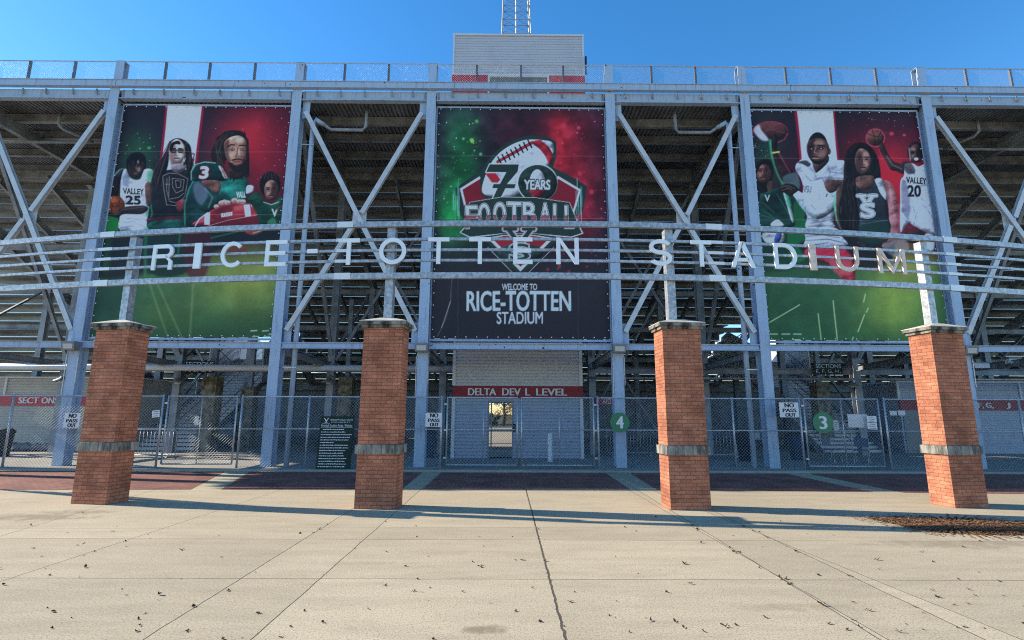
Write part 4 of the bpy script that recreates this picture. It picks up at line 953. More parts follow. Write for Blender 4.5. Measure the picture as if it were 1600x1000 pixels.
def table(x, y, label):
    t = thing('folding_table', (x, y, .05), label, "table")
    b = MB(); b.box(-.75, .75, -.36, .36, .72, .76); b.build('top', M['lamp'], t, local=True)
    for sx in (-1, 1):
        for sy in (-1, 1): b = MB(); b.tube([(sx * .62, sy * .3, 0), (sx * .66, sy * .3, .72)], .018, 6); b.build('leg', M['rail'], t, local=True)
table(float(at(1180, 690, 21)[0]), 21, "grey folding table behind the fence near the right column")
c = at(1172, 684, 21); t = thing('storage_box', (c[0], 21, .81), "pale grey box on the folding table", "box"); b = MB(); b.box(-.3, .3, -.2, .2, 0, .22); b.build('body', M['siding_blue'], t, local=True); b = MB(); b.box(-.32, .32, -.22, .22, .222, .26); b.build('lid', M['lamp'], t, local=True)
def chair(x, y, rz, label, first=[None]):
    if first[0] is not None: return dup(first[0], (x, y, .05), rz, label)
    t = thing('stacking_chair', (x, y, .05), label, "chair", "chairs behind the number three gate", rz)
    b = MB(); b.box(-.22, .22, -.22, .22, .43, .46); b.build('seat', M['bluebin'], t, local=True)
    b = MB(); b.box(-.22, .22, .20, .225, .56, .86); b.build('backrest', M['bluebin'], t, local=True)
    for sx in (-1, 1): b = MB(); b.tube([(sx * .21, -.2, 0), (sx * .21, -.18, .43), (sx * .21, .2, .43), (sx * .21, .24, .86)], .012, 6); b.build('leg', M['rail'], t, local=True); b = MB(); b.tube([(sx * .21, .26, 0), (sx * .21, .16, .43)], .012, 6); b.build('leg', M['rail'], t, local=True)
    first[0] = t
chair(float(at(1300, 700, 19.4)[0]), 19.4, .4, "blue chair behind the left half of the number three gate")
chair(float(at(1345, 700, 19.0)[0]), 19.0, -.7, "blue chair behind the right half of the number three gate")
c = gnd(60, 704, .05); t = thing('rolled_tarp', (c[0], 23.2, .05), "grey rolled tarp lying before the beige kiosk", "tarp")
b = MB(); n = 14
b.tube([(-.95 + 1.9 * k / n, .06 * math.sin(k * 1.9), .17 + .05 * math.sin(k * 2.3)) for k in range(n + 1)], [.10 + .08 * abs(math.sin(k * 1.3 + .4)) for k in range(n + 1)], 12); b.build('roll', M['tarp'], t, True, True)
b = MB(); b.tube([(-1.2 + .5 * k / n, -.15 + .05 * math.sin(k), .12 + .03 * math.cos(k * 2)) for k in range(n + 1)], [.08 + .05 * abs(math.sin(k)) for k in range(n + 1)], 10); b.build('fold', M['paper'], t, True, True)

# ------------------------------------------------------------------ leaves
def leaf_mesh(seed):
    rr = random.Random(seed); b = MB(); L_, W_ = .055, .017; n = 6
    for s in (1, -1):
        vs = []
        for i in range(n + 1):
            t = i / n; x = (t - .5) * L_; wv = W_ * math.sin(math.pi * min(1, t * .95 + .03)) * (1 + .35 * math.sin(t * 19 + seed)); z = .005 + .010 * (t - .45) ** 2 * 4 + .004 * math.sin(t * 7 + seed)
            vs += [(x, 0, z), (x, s * wv, z + .006 * rr.uniform(.2, 1.2))]
        b.add(vs, [(2 * i, 2 * i + 2, 2 * i + 3, 2 * i + 1) for i in range(n)])
    b.tube([(-.5 * L_, 0, .01), (-.78 * L_, .004, .004)], .0018, 4)
    return b
LP = []
protos = []
for k in range(4):
    o = leaf_mesh(k).build('fallen_leaf', M['leafbrown']); protos.append(o)
rl = random.Random(11); i = 0
while i < 185:
    x, y = rl.uniform(-10, 1610), 800 + 205 * rl.random() ** 0.85
    if y < 812 and rl.random() < .6: continue
    p = gnd(x, y)
    if rl.random() < .25:
        jl = rl.choice(JX); g0, g1 = gnd(*jl[0]), gnd(*jl[1]); f = rl.random(); p = g0 + (g1 - g0) * f + np.array([rl.gauss(0, .03), 0, 0])
    o = protos[i] if i < 4 else protos[i % 4].copy()
    if i >= 4: COL.objects.link(o)
    o.location = (p[0], p[1], .001); o.rotation_euler = (rl.uniform(-.2, .2), rl.uniform(-.2, .2), rl.uniform(0, 6.28)); s = rl.uniform(.30, .85) if rl.random() < .88 else rl.uniform(.85, 1.2); o.scale = (s, s * rl.uniform(.6, 1.3), s * rl.uniform(.8, 1.6))
    tag(o, "small curled dry brown leaf lying on the open tan concrete", "leaf", "dry leaves scattered on the concrete"); i += 1
# soil patch with a drift of leaves
pc = [(1352, 808), (1400, 806), (1470, 806.5), (1540, 812), (1625, 818), (1640, 842), (1560, 841), (1490, 836), (1440, 829), (1405, 820)]
b = MB(); P = [gnd(*q)[:2] for q in pc]; cx, cy = np.mean(P, 0); P = [np.array([q[0], cy + (q[1] - cy) * .78]) for q in P]
ring = []
m_ = len(P) * 6; rr = random.Random(2)
for i in range(m_):
    t = i / 6; a, c = P[int(t) % len(P)], P[(int(t) + 1) % len(P)]; f = t - int(t); q = a + (c - a) * f; d = q - np.array([cx, cy]); ring.append(q + d * rr.uniform(-.03, .03))
vs = [(cx, cy, .014)] + [(cx + (q[0] - cx) * .6, cy + (q[1] - cy) * .6, .012 + rr.uniform(-.004, .004)) for q in ring] + [(q[0], q[1], .003) for q in ring]
b.add(vs, [(0, 1 + i, 1 + (i + 1) % m_) for i in range(m_)] + [(1 + i, 1 + m_ + i, 1 + m_ + (i + 1) % m_, 1 + (i + 1) % m_) for i in range(m_)])
tag(b.build('soil_patch', M['soil']), kind='structure')
b = MB(); rr = random.Random(4)
for i in range(3400):
    t = rr.random() ** .55; q = ring[rr.randrange(m_)]; f = math.sqrt(rr.random()) * 1.04 if i < 2700 else 1 + abs(rr.gauss(0, .22)); x, y = cx + (q[0] - cx) * f, cy + (q[1] - cy) * f
    L_, W_, a = rr.uniform(.018, .045), rr.uniform(.008, .018), rr.uniform(0, 6.28); tz = rr.uniform(-.25, .25); ca, sa = math.cos(a), math.sin(a); z = .012 * max(.1, 1.2 - f) + .008 + rr.uniform(0, .012)
    pts = [(-L_, 0, 0), (0, -W_, .4 * W_), (L_, 0, 0), (0, W_, .4 * W_)]
    b.add([(x + ca * u - sa * v, y + sa * u + ca * v, z + tz * u * .5 + w_) for u, v, w_ in pts], [(0, 1, 2), (0, 2, 3)])
M['litter'] = mat("russet_leaf_litter", (0.34, 0.185, 0.095), 0.8, 0, 0.2, 1.0, 16, (0.13, 0.065, 0.038), lo=.4, hi=.6)
o = b.build('leaf_litter', M['litter']); tag(o, "drift of russet dead leaves on a soil patch at far right", "leaf litter", kind='stuff')

# ------------------------------------------------------------------ what the glass door mirrors: trees across the plaza, behind the viewer
def tree(x, y, h, cr, label, m, seed, name='autumn_tree', group=None, bush=False):
    rr = random.Random(seed); t = thing(name, (x, y, 0), label, "tree" if not bush else "shrub", group)
    b = MB(); tips = []
    if not bush: b.tube([(0, 0, 0), (.1, .05, h * .2), (0, .1, h * .45), (.1, 0, h * .8)], [.26, .20, .15, .05], 9)
    for k in range(9 if not bush else 6):
        z = h * rr.uniform(.22, .6) if not bush else .1; a = rr.uniform(0, 6.28); l = cr * rr.uniform(.6, 1.0); e = (l * math.cos(a), l * math.sin(a), z + l * rr.uniform(.2, .8) if not bush else rr.uniform(.4, h * .8))
        b.tube([(0, 0, z), (e[0] * .5, e[1] * .5, (z + e[2]) / 2 + .1), e], [.08, .05, .02], 6); tips.append(e)
    b.build('trunk', M['bark'], t, True, True)
    b = MB()
    for k in range(46 if not bush else 30):
        a = rr.uniform(0, 6.28); ph = rr.uniform(-1, 1); R_ = cr * rr.random() ** .4; c = (R_ * math.cos(a) * math.sqrt(1 - ph * ph), R_ * math.sin(a) * math.sqrt(1 - ph * ph), h * .50 + ph * R_ * h * .46 / cr) if not bush else (R_ * math.cos(a), R_ * math.sin(a), h * .5 + ph * h * .45)
        s = cr * rr.uniform(.14, .3)
        for j in range(60):
            q = Vector((rr.gauss(0, 1), rr.gauss(0, 1), rr.gauss(0, .8))).normalized() * s * rr.random() ** .4; p = Vector(c) + q
            if p.z < .2: continue
            u = Vector((rr.gauss(0, 1), rr.gauss(0, 1), rr.gauss(0, 1))).normalized(); v = u.orthogonal().normalized(); l = rr.uniform(.08, .16)
            b.add([p - u * l, p - v * l * .5, p + u * l, p + v * l * .5], [(0, 1, 2, 3)])
    b.build('crown', M[m], t, False, True)
tree(-5.6, -33, 7.5, 3.4, "rust brown tree across the plaza mirrored left in the glass door", 'autumn', 1, group="autumn trees mirrored in the glass door")
tree(-.6, -33, 7, 3.2, "rust brown tree across the plaza mirrored midway in the glass door", 'autumn', 2, group="autumn trees mirrored in the glass door")
tree(4.5, -34, 7.5, 3.4, "rust brown tree across the plaza mirrored right in the glass door", 'autumn', 3, group="autumn trees mirrored in the glass door")
tree(-2.2, -27, 1.7, 1.0, "dark rounded evergreen shrub mirrored in the glass door", 'evergreen', 4, 'evergreen_shrub', None, True)
# ------------------------------------------------------------------ printed mesh banners (artwork as vertex colours of a fine grid)
def lin(c): c = np.clip(c, 0, 1); return np.where(c <= .04045, c / 12.92, ((c + .055) / 1.055) ** 2.4)
PRINT = bpy.data.materials.new("printed_vinyl_mesh"); PRINT.use_nodes = True
_n = PRINT.node_tree; _b = _n.nodes["Principled BSDF"]; _a = _n.nodes.new("ShaderNodeVertexColor"); _a.layer_name = "print"
_n.links.new(_a.outputs['Color'], _b.inputs['Base Color']); _b.inputs['Roughness'].default_value = 0.55; _b.inputs['Specular IOR Level'].default_value = 0.25
_t = _n.nodes.new("ShaderNodeTexNoise"); _t.inputs['Scale'].default_value = 1.2; _bp = _n.nodes.new("ShaderNodeBump"); _bp.inputs['Strength'].default_value = 0.25; _bp.inputs['Distance'].default_value = 0.05
_tc = _n.nodes.new("ShaderNodeTexCoord"); _n.links.new(_tc.outputs['Object'], _t.inputs['Vector']); _n.links.new(_t.outputs['Fac'], _bp.inputs['Height']); _n.links.new(_bp.outputs[0], _b.inputs['Normal'])

def hexc(c): return np.array(c, float) / 255
class Art:
    """a canvas whose cells know the photograph's pixel they were traced from"""
    def __init__(s, x0, x1, z0, z1, Y, step=.021):
        s.nx, s.nz = int((x1 - x0) / step), int((z1 - z0) / step)
        s.X, s.Z = np.meshgrid(np.linspace(x0, x1, s.nx), np.linspace(z0, z1, s.nz)); s.Y = Y
        px, py = proj(np.stack([s.X.ravel(), np.full(s.X.size, Y), s.Z.ravel()], 1)); s.px, s.py = px.reshape(s.X.shape), py.reshape(s.X.shape)
        s.C = np.zeros(s.X.shape + (3,)); s.fold = s.cloud(13, 5, (.6, 1.0, .5)); s.grain = s.cloud(4, 6)
    def win(s, x0, y0, x1, y1):
        m = (s.px >= x0) & (s.px <= x1) & (s.py >= y0) & (s.py <= y1)
        r = np.flatnonzero(m.any(1)); c = np.flatnonzero(m.any(0))
        return None if len(r) == 0 else (slice(r[0], r[-1] + 1), slice(c[0], c[-1] + 1))
    def put(s, w, a, col): s.C[w] = s.C[w] * (1 - a[..., None]) + hexc(col) * a[..., None]
    def edges_sd(s, w, A, B, parity=True):
        x, y = s.px[w], s.py[w]; d2 = np.full(x.shape, 1e9); ins = np.zeros(x.shape, bool)
        for (ax, ay), (bx, by) in zip(A, B):
            ex, ey = bx - ax, by - ay; l = ex * ex + ey * ey + 1e-12
            t = np.clip(((x - ax) * ex + (y - ay) * ey) / l, 0, 1); d2 = np.minimum(d2, (x - ax - t * ex) ** 2 + (y - ay - t * ey) ** 2)
            if parity and ay != by:
                c = (ay > y) != (by > y); ins ^= c & (x < ax + (y - ay) * ex / ey)
        d = np.sqrt(d2); return np.where(ins, -d, d) if parity else d
    def poly(s, pts, col, soft=.9, grow=0, al=1, smooth=True):
        P = np.array(pts, float)
        if smooth and len(P) > 3:
            Q = []
            n = len(P)
            for i in range(n):
                p0, p1, p2, p3 = P[i - 1], P[i], P[(i + 1) % n], P[(i + 2) % n]
                for t in (0, .25, .5, .75): Q.append(.5 * (2 * p1 + (p2 - p0) * t + (2 * p0 - 5 * p1 + 4 * p2 - p3) * t * t + (3 * p1 - p0 - 3 * p2 + p3) * t ** 3))
            P = np.array(Q)
        m = soft + max(0, grow) + 1; w = s.win(P[:, 0].min() - m, P[:, 1].min() - m, P[:, 0].max() + m, P[:, 1].max() + m)
        if w is None: return
        sd = s.edges_sd(w, P, np.roll(P, -1, 0)) - grow
        ext = min(np.ptp(P[:, 0]), np.ptp(P[:, 1])); a = np.clip(.5 - sd / soft, 0, 1) * al
        if smooth and ext > 5 and soft < 2.1 and min(sd.shape) > 3:           # airbrushed volume, as in the printed artwork
            R = np.clip(ext * .34, 2.5, 9); gy, gx = np.gradient(-sd); gl = np.hypot(gx, gy) + 1e-6; e = np.clip(1 + sd / R, 0, 1) ** 1.3
            f = 1 + e * (.62 * (gx / gl * .55 - gy / gl * .70) - .16); f *= 1 + 1.15 * (s.fold[w] - .5) + .30 * (s.grain[w] - .5)
            s.C[w] = s.C[w] * (1 - a[..., None]) + np.clip(hexc(col) * f[..., None], 0, 1) * a[..., None]
        else: s.put(w, a, col)
    def line(s, pts, wd, col, soft=.8, al=1):
        P = np.array(pts, float); m = soft + wd + 1; w = s.win(P[:, 0].min() - m, P[:, 1].min() - m, P[:, 0].max() + m, P[:, 1].max() + m)
        if w is None: return
        sd = s.edges_sd(w, P[:-1], P[1:], False) - wd / 2; s.put(w, np.clip(.5 - sd / soft, 0, 1) * al, col)
    def ell(s, cx, cy, rx, ry, col, soft=.9, rot=0, al=1):
        n = 30; t = np.arange(n) * 2 * np.pi / n; c, q = np.cos(rot), np.sin(rot)
        s.poly(np.stack([cx + rx * np.cos(t) * c - ry * np.sin(t) * q, cy + rx * np.cos(t) * q + ry * np.sin(t) * c], 1), col, soft, 0, al, min(rx, ry) > 6 and soft < 1.9)
    def strands(s, pts, n, cols, seed=1, bend=3.0):
        P = np.array(pts, float); g = random.Random(seed); x0, y0 = P.min(0); x1, y1 = P.max(0); k = 0; tries = 0
        def inside(x, y):
            c = False
            for i in range(len(P)):
                (ax, ay), (bx, by) = P[i - 1], P[i]
                if (ay > y) != (by > y) and x < ax + (y - ay) * (bx - ax) / (by - ay): c = not c
            return c
        while k < n and tries < n * 20:
            tries += 1; x, y = g.uniform(x0, x1), g.uniform(y0, y1); l = g.uniform(5, 14); q = [(x, y)]
            for j in range(1, 4): q.append((x + g.uniform(-1, 1) * .8 + bend * math.sin(j * .9 + x) * .35, y + l * j / 3))
            if all(inside(*p) for p in q): s.line(q, g.uniform(.5, .9), g.choice(cols), .9, g.uniform(.35, .8)); k += 1
    def glow(s, cx, cy, rx, ry, col, al=1, p=2.0):
        d = ((s.px - cx) / rx) ** 2 + ((s.py - cy) / ry) ** 2; s.put((slice(None), slice(None)), al * np.exp(-d ** (p / 2)), col)
    def cloud(s, scale, seed, sk=(1, 1, 0)):
        g = np.random.default_rng(seed); out = 0; amp = 1; tot = 0
        for o in range(4):
            n = g.random((int(520 / scale) + 4, int(520 / scale) + 4)); u = (s.px - s.px.min()) * sk[0] / scale + (s.py - s.py.min()) * sk[2] / scale; v = (s.py - s.py.min()) * sk[1] / scale
            i, j = np.minimum(u.astype(int), n.shape[1] - 2), np.minimum(v.astype(int), n.shape[0] - 2); f, h = u - i, v - j; f, h = f * f * (3 - 2 * f), h * h * (3 - 2 * h)
            out = out + amp * ((n[j, i] * (1 - f) + n[j, i + 1] * f) * (1 - h) + (n[j + 1, i] * (1 - f) + n[j + 1, i + 1] * f) * h); tot += amp; amp *= .55; scale /= 2
        return out / tot
    def text(s, body, x0, y0, x1, y1, col, grow=0, soft=.7, slant=0, tilt=0, al=1):
        v, fs = glyphs(body); lo, hi = v.min(0), v.max(0); t = (v - lo) / (hi - lo)
        P = np.stack([x0 + t[:, 0] * (x1 - x0) + slant * t[:, 1], y1 - t[:, 1] * (y1 - y0) + tilt * t[:, 0]], 1); E = outline(fs)
        A = P[[e[0] for e in E]]; B = P[[e[1] for e in E]]; m = soft + grow + 1; w = s.win(P[:, 0].min() - m, P[:, 1].min() - m, P[:, 0].max() + m, P[:, 1].max() + m)
        if w is None: return
        sd = s.edges_sd(w, A, B) - grow; s.put(w, np.clip(.5 - sd / soft, 0, 1) * al, col)
    def splatter(s, n, x0, y0, x1, y1, cols, r0=.5, r1=1.6, seed=1):
        g = random.Random(seed)
        for _ in range(n):
            r = g.uniform(r0, r1) * (2.2 if g.random() < .06 else 1); s.ell(g.uniform(x0, x1), g.uniform(y0, y1), r, r, g.choice(cols), .9, 0, g.uniform(.5, 1))
    def mod(s, w, f): s.C[w] *= f[..., None]
    def head(s, cx, cy, rx, ry, skin, dark, light, hair, lk=1, glasses=False):
        """lk: side the shadow falls (+1 right)"""
        s.ell(cx, cy, rx, ry, skin, 1.2); s.ell(cx + lk * rx * .52, cy + ry * .1, rx * .5, ry * .85, dark, 5, 0, .75); s.ell(cx - lk * rx * .35, cy - ry * .45, rx * .4, ry * .25, light, 4, 0, .6)
        s.ell(cx - lk * rx * .42, cy + ry * .28, rx * .25, ry * .2, light, 4, 0, .6)
        for k in (-1, 1):
            s.line([(cx + k * rx * .62, cy - ry * .22), (cx + k * rx * .2, cy - ry * .25)], max(.9, ry * .07), hair, 1.0, 0, ) if False else s.line([(cx + k * rx * .62, cy - ry * .24), (cx + k * rx * .2, cy - ry * .27)], max(.9, ry * .08), hair, 1.0, .9)
            s.ell(cx + k * rx * .42, cy - ry * .10, rx * .21, ry * .07, dark, 1.4); s.ell(cx + k * rx * .42, cy - ry * .10, rx * .07, ry * .05, (15, 12, 14), .8)
        s.line([(cx - lk * rx * .06, cy - ry * .05), (cx - lk * rx * .1, cy + ry * .24)], 1.0, light, 2, .7); s.line([(cx + lk * rx * .06, cy - ry * .1), (cx + lk * rx * .14, cy + ry * .25)], 1.2, dark, 2, .8); s.line([(cx - rx * .2, cy + ry * .3), (cx + rx * .2, cy + ry * .3)], max(.8, ry * .06), dark, 1.4, .9)
        s.ell(cx, cy + ry * .54, rx * .36, ry * .10, dark, 1.4, 0, .9); s.ell(cx, cy + ry * .60, rx * .28, ry * .06, light, 1.6, 0, .55); s.line([(cx - rx * .34, cy + ry * .55), (cx + rx * .34, cy + ry * .55)], .8, (20, 12, 14), .8, .9)
        if glasses:
            for k in (-1, 1): s.poly([(cx + k * rx * .12, cy - ry * .2), (cx + k * rx * .75, cy - ry * .2), (cx + k * rx * .7, cy + ry * .06), (cx + k * rx * .18, cy + ry * .06)], (25, 20, 25), .8, .5, .75); s.poly([(cx + k * rx * .17, cy - ry * .15), (cx + k * rx * .70, cy - ry * .15), (cx + k * rx * .66, cy + ry * .02), (cx + k * rx * .22, cy + ry * .02)], dark, 1.2, 0, .35)
            s.line([(cx - rx * .12, cy - ry * .12), (cx + rx * .12, cy - ry * .12)], .8, (20, 15, 20))
    def finish(s, name, label, seams, vseams=()):
        cen = float(s.X.mean()); base = (cen, s.Y, float(s.Z.min()))
        for y in seams: s.put((slice(None), slice(None)), .30 * np.clip(1 - np.abs(s.py - y - (s.px - 800) * .004) / .7, 0, 1), (190, 180, 200))
        for xa in vseams: s.put((slice(None), slice(None)), .35 * np.clip(1 - np.abs(s.px - xa) / .7, 0, 1) * (s.py > 436), (110, 115, 140))
        f = .94 + .12 * s.cloud(26, 77); s.C *= f[..., None]
        t = thing(name, base, label, "banner", "printed banners hung between the columns")
        n = s.nx * s.nz; co = np.empty((n, 3)); co[:, 0] = s.X.ravel() - base[0]; co[:, 2] = s.Z.ravel() - base[2]
        co[:, 1] = (.016 * np.sin(s.X * 1.7 + s.Z * .6) + .009 * np.sin(s.Z * 2.3 - s.X) + .007 * np.sin(s.X * 5.1 + .8 * np.sin(s.Z * 1.1)) * np.exp(-(s.Z - s.Z.min()) / 1.5)).ravel()
        i = np.arange(s.nx - 1)[None, :] + (np.arange(s.nz - 1) * s.nx)[:, None]; i = i.ravel(); q = np.stack([i, i + 1, i + s.nx + 1, i + s.nx], 1)
        me = bpy.data.meshes.new('print'); me.vertices.add(n); me.vertices.foreach_set('co', co.ravel().astype(np.float32)); me.loops.add(q.size); me.loops.foreach_set('vertex_index', q.ravel().astype(np.int32))
        me.polygons.add(len(q)); me.polygons.foreach_set('loop_start', (np.arange(len(q)) * 4).astype(np.int32)); me.polygons.foreach_set('loop_total', np.full(len(q), 4, np.int32)); me.update(calc_edges=True); me.validate()
        fld = np.clip((s.py - 396) / 20, 0, 1)[..., None] * float('welcome' not in label); s.C = np.clip(s.C, 0, 1); gg = s.C.mean(-1, keepdims=True); s.C = s.C * (1 - fld) + fld * (gg + (s.C - gg) * .80) * np.array([1.34, 1.26, 1.12]); g_ = s.C.mean(-1, keepdims=True); s.C = g_ + (s.C - g_) * .90; s.C *= (.80 + .32 * np.clip(g_ / .6, 0, 1)); al = lin(s.C.reshape(-1, 3)) * np.array([1.95, 1.70, 1.42]) * GAIN
        at_ = me.color_attributes.new("print", 'FLOAT_COLOR', 'POINT'); at_.data.foreach_set('color', np.concatenate([np.clip(al, .004, .82), np.ones((n, 1))], 1).ravel().astype(np.float32))
        me.materials.append(PRINT); o = bpy.data.objects.new('print', me); COL.objects.link(o); o.parent = t
        x0, x1, z0, z1 = s.X.min() - base[0], s.X.max() - base[0], 0, s.Z.max() - base[2]
        b = MB(); g = .07
        b.box(x0 - g, x1 + g, .03, .09, z1 + .02, z1 + .02 + g); b.box(x0 - g, x1 + g, .03, .09, -g - .02, -.02)
        b.box(x0 - g, x0 - .02, .03, .09, -.019, z1 + .019); b.box(x1 + .02, x1 + g, .03, .09, -.019, z1 + .019); b.build('frame', M['paint'], t, local=True)
        b = MB(); k = 0
        def eye(x, z): b.box(x - .018, x + .018, -.025, -.018, z - .018, z + .018)
        for x in np.arange(x0 + .1, x1, .36): eye(x, z1 - .05); eye(x, .05)
        for z in np.arange(.3, z1, .42): eye(x0 + .05, z); eye(x1 - .05, z)
        o = b.build('grommets', M['sleeve'], t, local=True); o['kind'] = 'stuff'
        return t
GAIN = 0.95
BY = D + .20
def T(ox, oy, k): return lambda *p: [(ox + x / k, oy + y / k) for x, y in p]
WH, DK = (182, 192, 222), (30, 26, 40)

# ---- left banner
A = Art(XC[2] + .27, XC[3] - .25, 4.22, 12.72, BY)
A.C[:] = hexc((36, 30, 46)); cl = A.cloud(60, 3)
A.glow(405, 235, 62, 75, (165, 22, 45), .9); A.glow(395, 205, 30, 30, (215, 40, 60), .7); A.glow(440, 230, 40, 90, (110, 20, 45), .6); A.glow(218, 235, 26, 34, (25, 95, 55), .6)
A.C *= (.80 + .4 * cl)[..., None]
A.poly([(263, 150), (319, 150), (313, 200), (305, 270), (250, 270), (256, 210)], (150, 15, 50), 1, 1.6, 1, False); A.poly([(264, 150), (317, 150), (311, 200), (303, 270), (252, 270), (258, 210)], (165, 175, 208), 1, 0, 1, False)
A.splatter(46, 330, 185, 452, 300, [(200, 60, 80), (190, 150, 170), (150, 40, 60)], .4, 1.0, 5); A.splatter(22, 190, 205, 245, 262, [(50, 140, 80), (170, 190, 190)], .4, 1.1, 6); A.ell(233, 231, 3.2, 2.6, (40, 150, 70), 1.5)
# field
gz = np.clip((A.py - 385) / 28, 0, 1); m = (slice(None), slice(None)); cl2 = A.cloud(34, 9)
A.put(m, gz, (38, 84, 58)); A.glow(385, 435, 85, 55, (100, 122, 50), .85); A.glow(380, 398, 80, 20, (104, 104, 54), .5); A.glow(250, 500, 60, 40, (58, 98, 52), .6); A.put(m, np.clip((A.py - 480) / 40, 0, 1) * .55 * cl2 * 2, (22, 66, 46)); A.put(m, np.clip((235 - A.px) / 60, 0, 1) * gz * .8, (22, 62, 58))
A.C = np.where((A.py > 392)[..., None], A.C * (.82 + .36 * cl2)[..., None], A.C)
for p in ([(232, 440), (262, 528)], [(244, 440), (285, 530)], [(303, 440), (296, 530)]): A.line(p, 2.2, (110, 140, 100), 4, .4)
# dark mass of legs behind the rails
A.poly([(160, 330), (445, 335), (440, 372), (380, 380), (330, 396), (300, 420), (240, 425), (150, 430)], (24, 34, 44), 8)
A.poly([(225, 340), (300, 340), (300, 420), (232, 425)], (18, 46, 48), 4); A.poly([(290, 360), (330, 360), (322, 430), (292, 428)], (70, 24, 44), 5, 0, .8); A.line([(228, 350), (226, 430)], 5, (26, 110, 72), 4, .8); A.line([(285, 340), (278, 400)], 3, (40, 120, 80), 3, .7); A.line([(172, 345), (165, 420)], 10, (24, 80, 56), 8, .7)
A.poly([(385, 345), (420, 350), (400, 366), (382, 362)], (150, 45, 66), 3); A.line([(395, 364), (440, 350)], 1.5, (120, 190, 150), 1.5, .8); A.line([(330, 372), (392, 356)], 2.5, (28, 96, 76), 2); A.poly([(352, 384), (380, 378), (384, 392), (360, 400)], (104, 60, 52), 4)
# basketball player
t = T(150, 150, 4.347)
A.poly(t((95, 600), (150, 610), (155, 690), (90, 690)), (24, 128, 62), 1.2, 0, 1, False); A.poly(t((70, 810), (150, 830), (150, 915), (55, 915)), (22, 120, 56), 1.2, 0, 1, False)
A.glow(212, 258, 24, 30, (40, 120, 80), .35); A.poly(t((205, 440), (225, 395), (280, 380), (330, 400), (345, 450), (340, 520), (325, 500), (240, 520), (210, 500)), (34, 60, 54), 3, 1.5, .8)
A.poly(t((100, 565), (160, 498), (190, 520), (155, 620), (150, 780), (110, 770)), (42, 40, 52), 1.2); A.line(t((103, 560), (160, 497), (185, 492)), 1.5, (90, 180, 150), 2, .8)
A.poly(t((185, 505), (210, 500), (240, 560), (300, 565), (330, 500), (390, 512), (375, 620), (365, 800), (360, 910), (165, 915), (160, 800), (165, 600)), WH, 1.1)
A.poly(t((345, 520), (395, 515), (370, 640), (365, 905), (335, 905), (345, 700)), (70, 150, 120), 5, 0, .75); A.poly(t((175, 560), (205, 520), (225, 620), (190, 610)), (110, 125, 160), 4, 0, .8)
for q in ([(190, 860), (250, 850), (330, 890)], [(180, 890), (260, 880)], [(200, 830), (340, 840)]): A.line(t(*q), 1.2, (80, 90, 125), 1.6, .8)
A.ell(211.5, 259, 14, 19.5, (62, 44, 46), 1.2); A.head(211.5, 260, 12.5, 17, (84, 60, 58), (38, 28, 34), (170, 140, 135), (20, 16, 20), -1)
A.poly(t((205, 470), (205, 430), (240, 390), (290, 380), (330, 405), (342, 450), (330, 500), (318, 440), (300, 470), (285, 430), (268, 475), (250, 435), (232, 480), (222, 450), (215, 500)), (22, 18, 24), 1)
A.text("VALLEY", *t((183, 625))[0], *t((322, 662))[0], (25, 25, 30), .35, .7, 0, 1.5); A.text("25", *t((202, 676))[0], *t((298, 732))[0], (25, 25, 30), .7, .7, 0, .8)
A.ell(180, 320, 14.5, 14, (150, 66, 40), 1.2); A.ell(175, 314, 7, 6, (200, 100, 62), 5, 0, .6)
for q in ([(72, 740), (130, 725), (195, 730)], [(85, 690), (110, 740), (100, 795)], [(165, 690), (150, 740), (165, 795)]): A.line(t(*q), 1.0, (44, 22, 24), 1)
A.poly(t((170, 760), (240, 745), (330, 745), (350, 770), (300, 800), (190, 800), (150, 820), (120, 800)), (48, 36, 44), 1.4); A.line(t((180, 770), (320, 752)), 1.2, (120, 100, 110), 2, .6)
# belt girl
A.poly(t((370, 600), (420, 520), (600, 500), (650, 560), (650, 910), (365, 910), (360, 760)), (26, 28, 40), 1.3); A.line(t((372, 640), (368, 720), (380, 800), (372, 820)), 2, (40, 160, 120), 3, .8); A.poly(t((330, 610), (370, 590), (375, 720), (345, 740)), (84, 58, 60), 2); A.poly(t((370, 830), (640, 815), (640, 845), (370, 850)), (96, 26, 42), 2, 0, .8); A.poly(t((380, 850), (640, 845), (640, 910), (380, 910)), (18, 74, 70), 2)
A.poly(t((570, 288), (510, 305), (478, 380), (440, 450), (392, 520), (388, 590), (420, 620), (455, 560), (490, 480), (500, 400), (520, 340), (600, 330), (612, 420), (612, 480), (640, 520), (656, 470), (652, 400), (636, 330)), (26, 20, 26), 1.3)
_g = random.Random(8)
for k in range(34):
    sd_ = -1 if k % 2 else 1; x0_ = 560 + sd_ * _g.uniform(20, 62); x1_ = 560 + sd_ * _g.uniform(60, 105) - (70 if sd_ < 0 else 0); y1_ = _g.uniform(470, 640) if sd_ < 0 else _g.uniform(430, 560)
    A.line(t((x0_, 325 + _g.uniform(-20, 30)), ((x0_ * .6 + x1_ * .4) + _g.uniform(-8, 8), 400 + _g.uniform(-20, 20)), (x1_ + _g.uniform(-8, 8), y1_ - 50), (x1_ + _g.uniform(-14, 10), y1_)), _g.uniform(.7, 1.4), _g.choice([(18, 14, 18), (30, 24, 30), (74, 60, 64), (44, 34, 40)]), 1, .85)
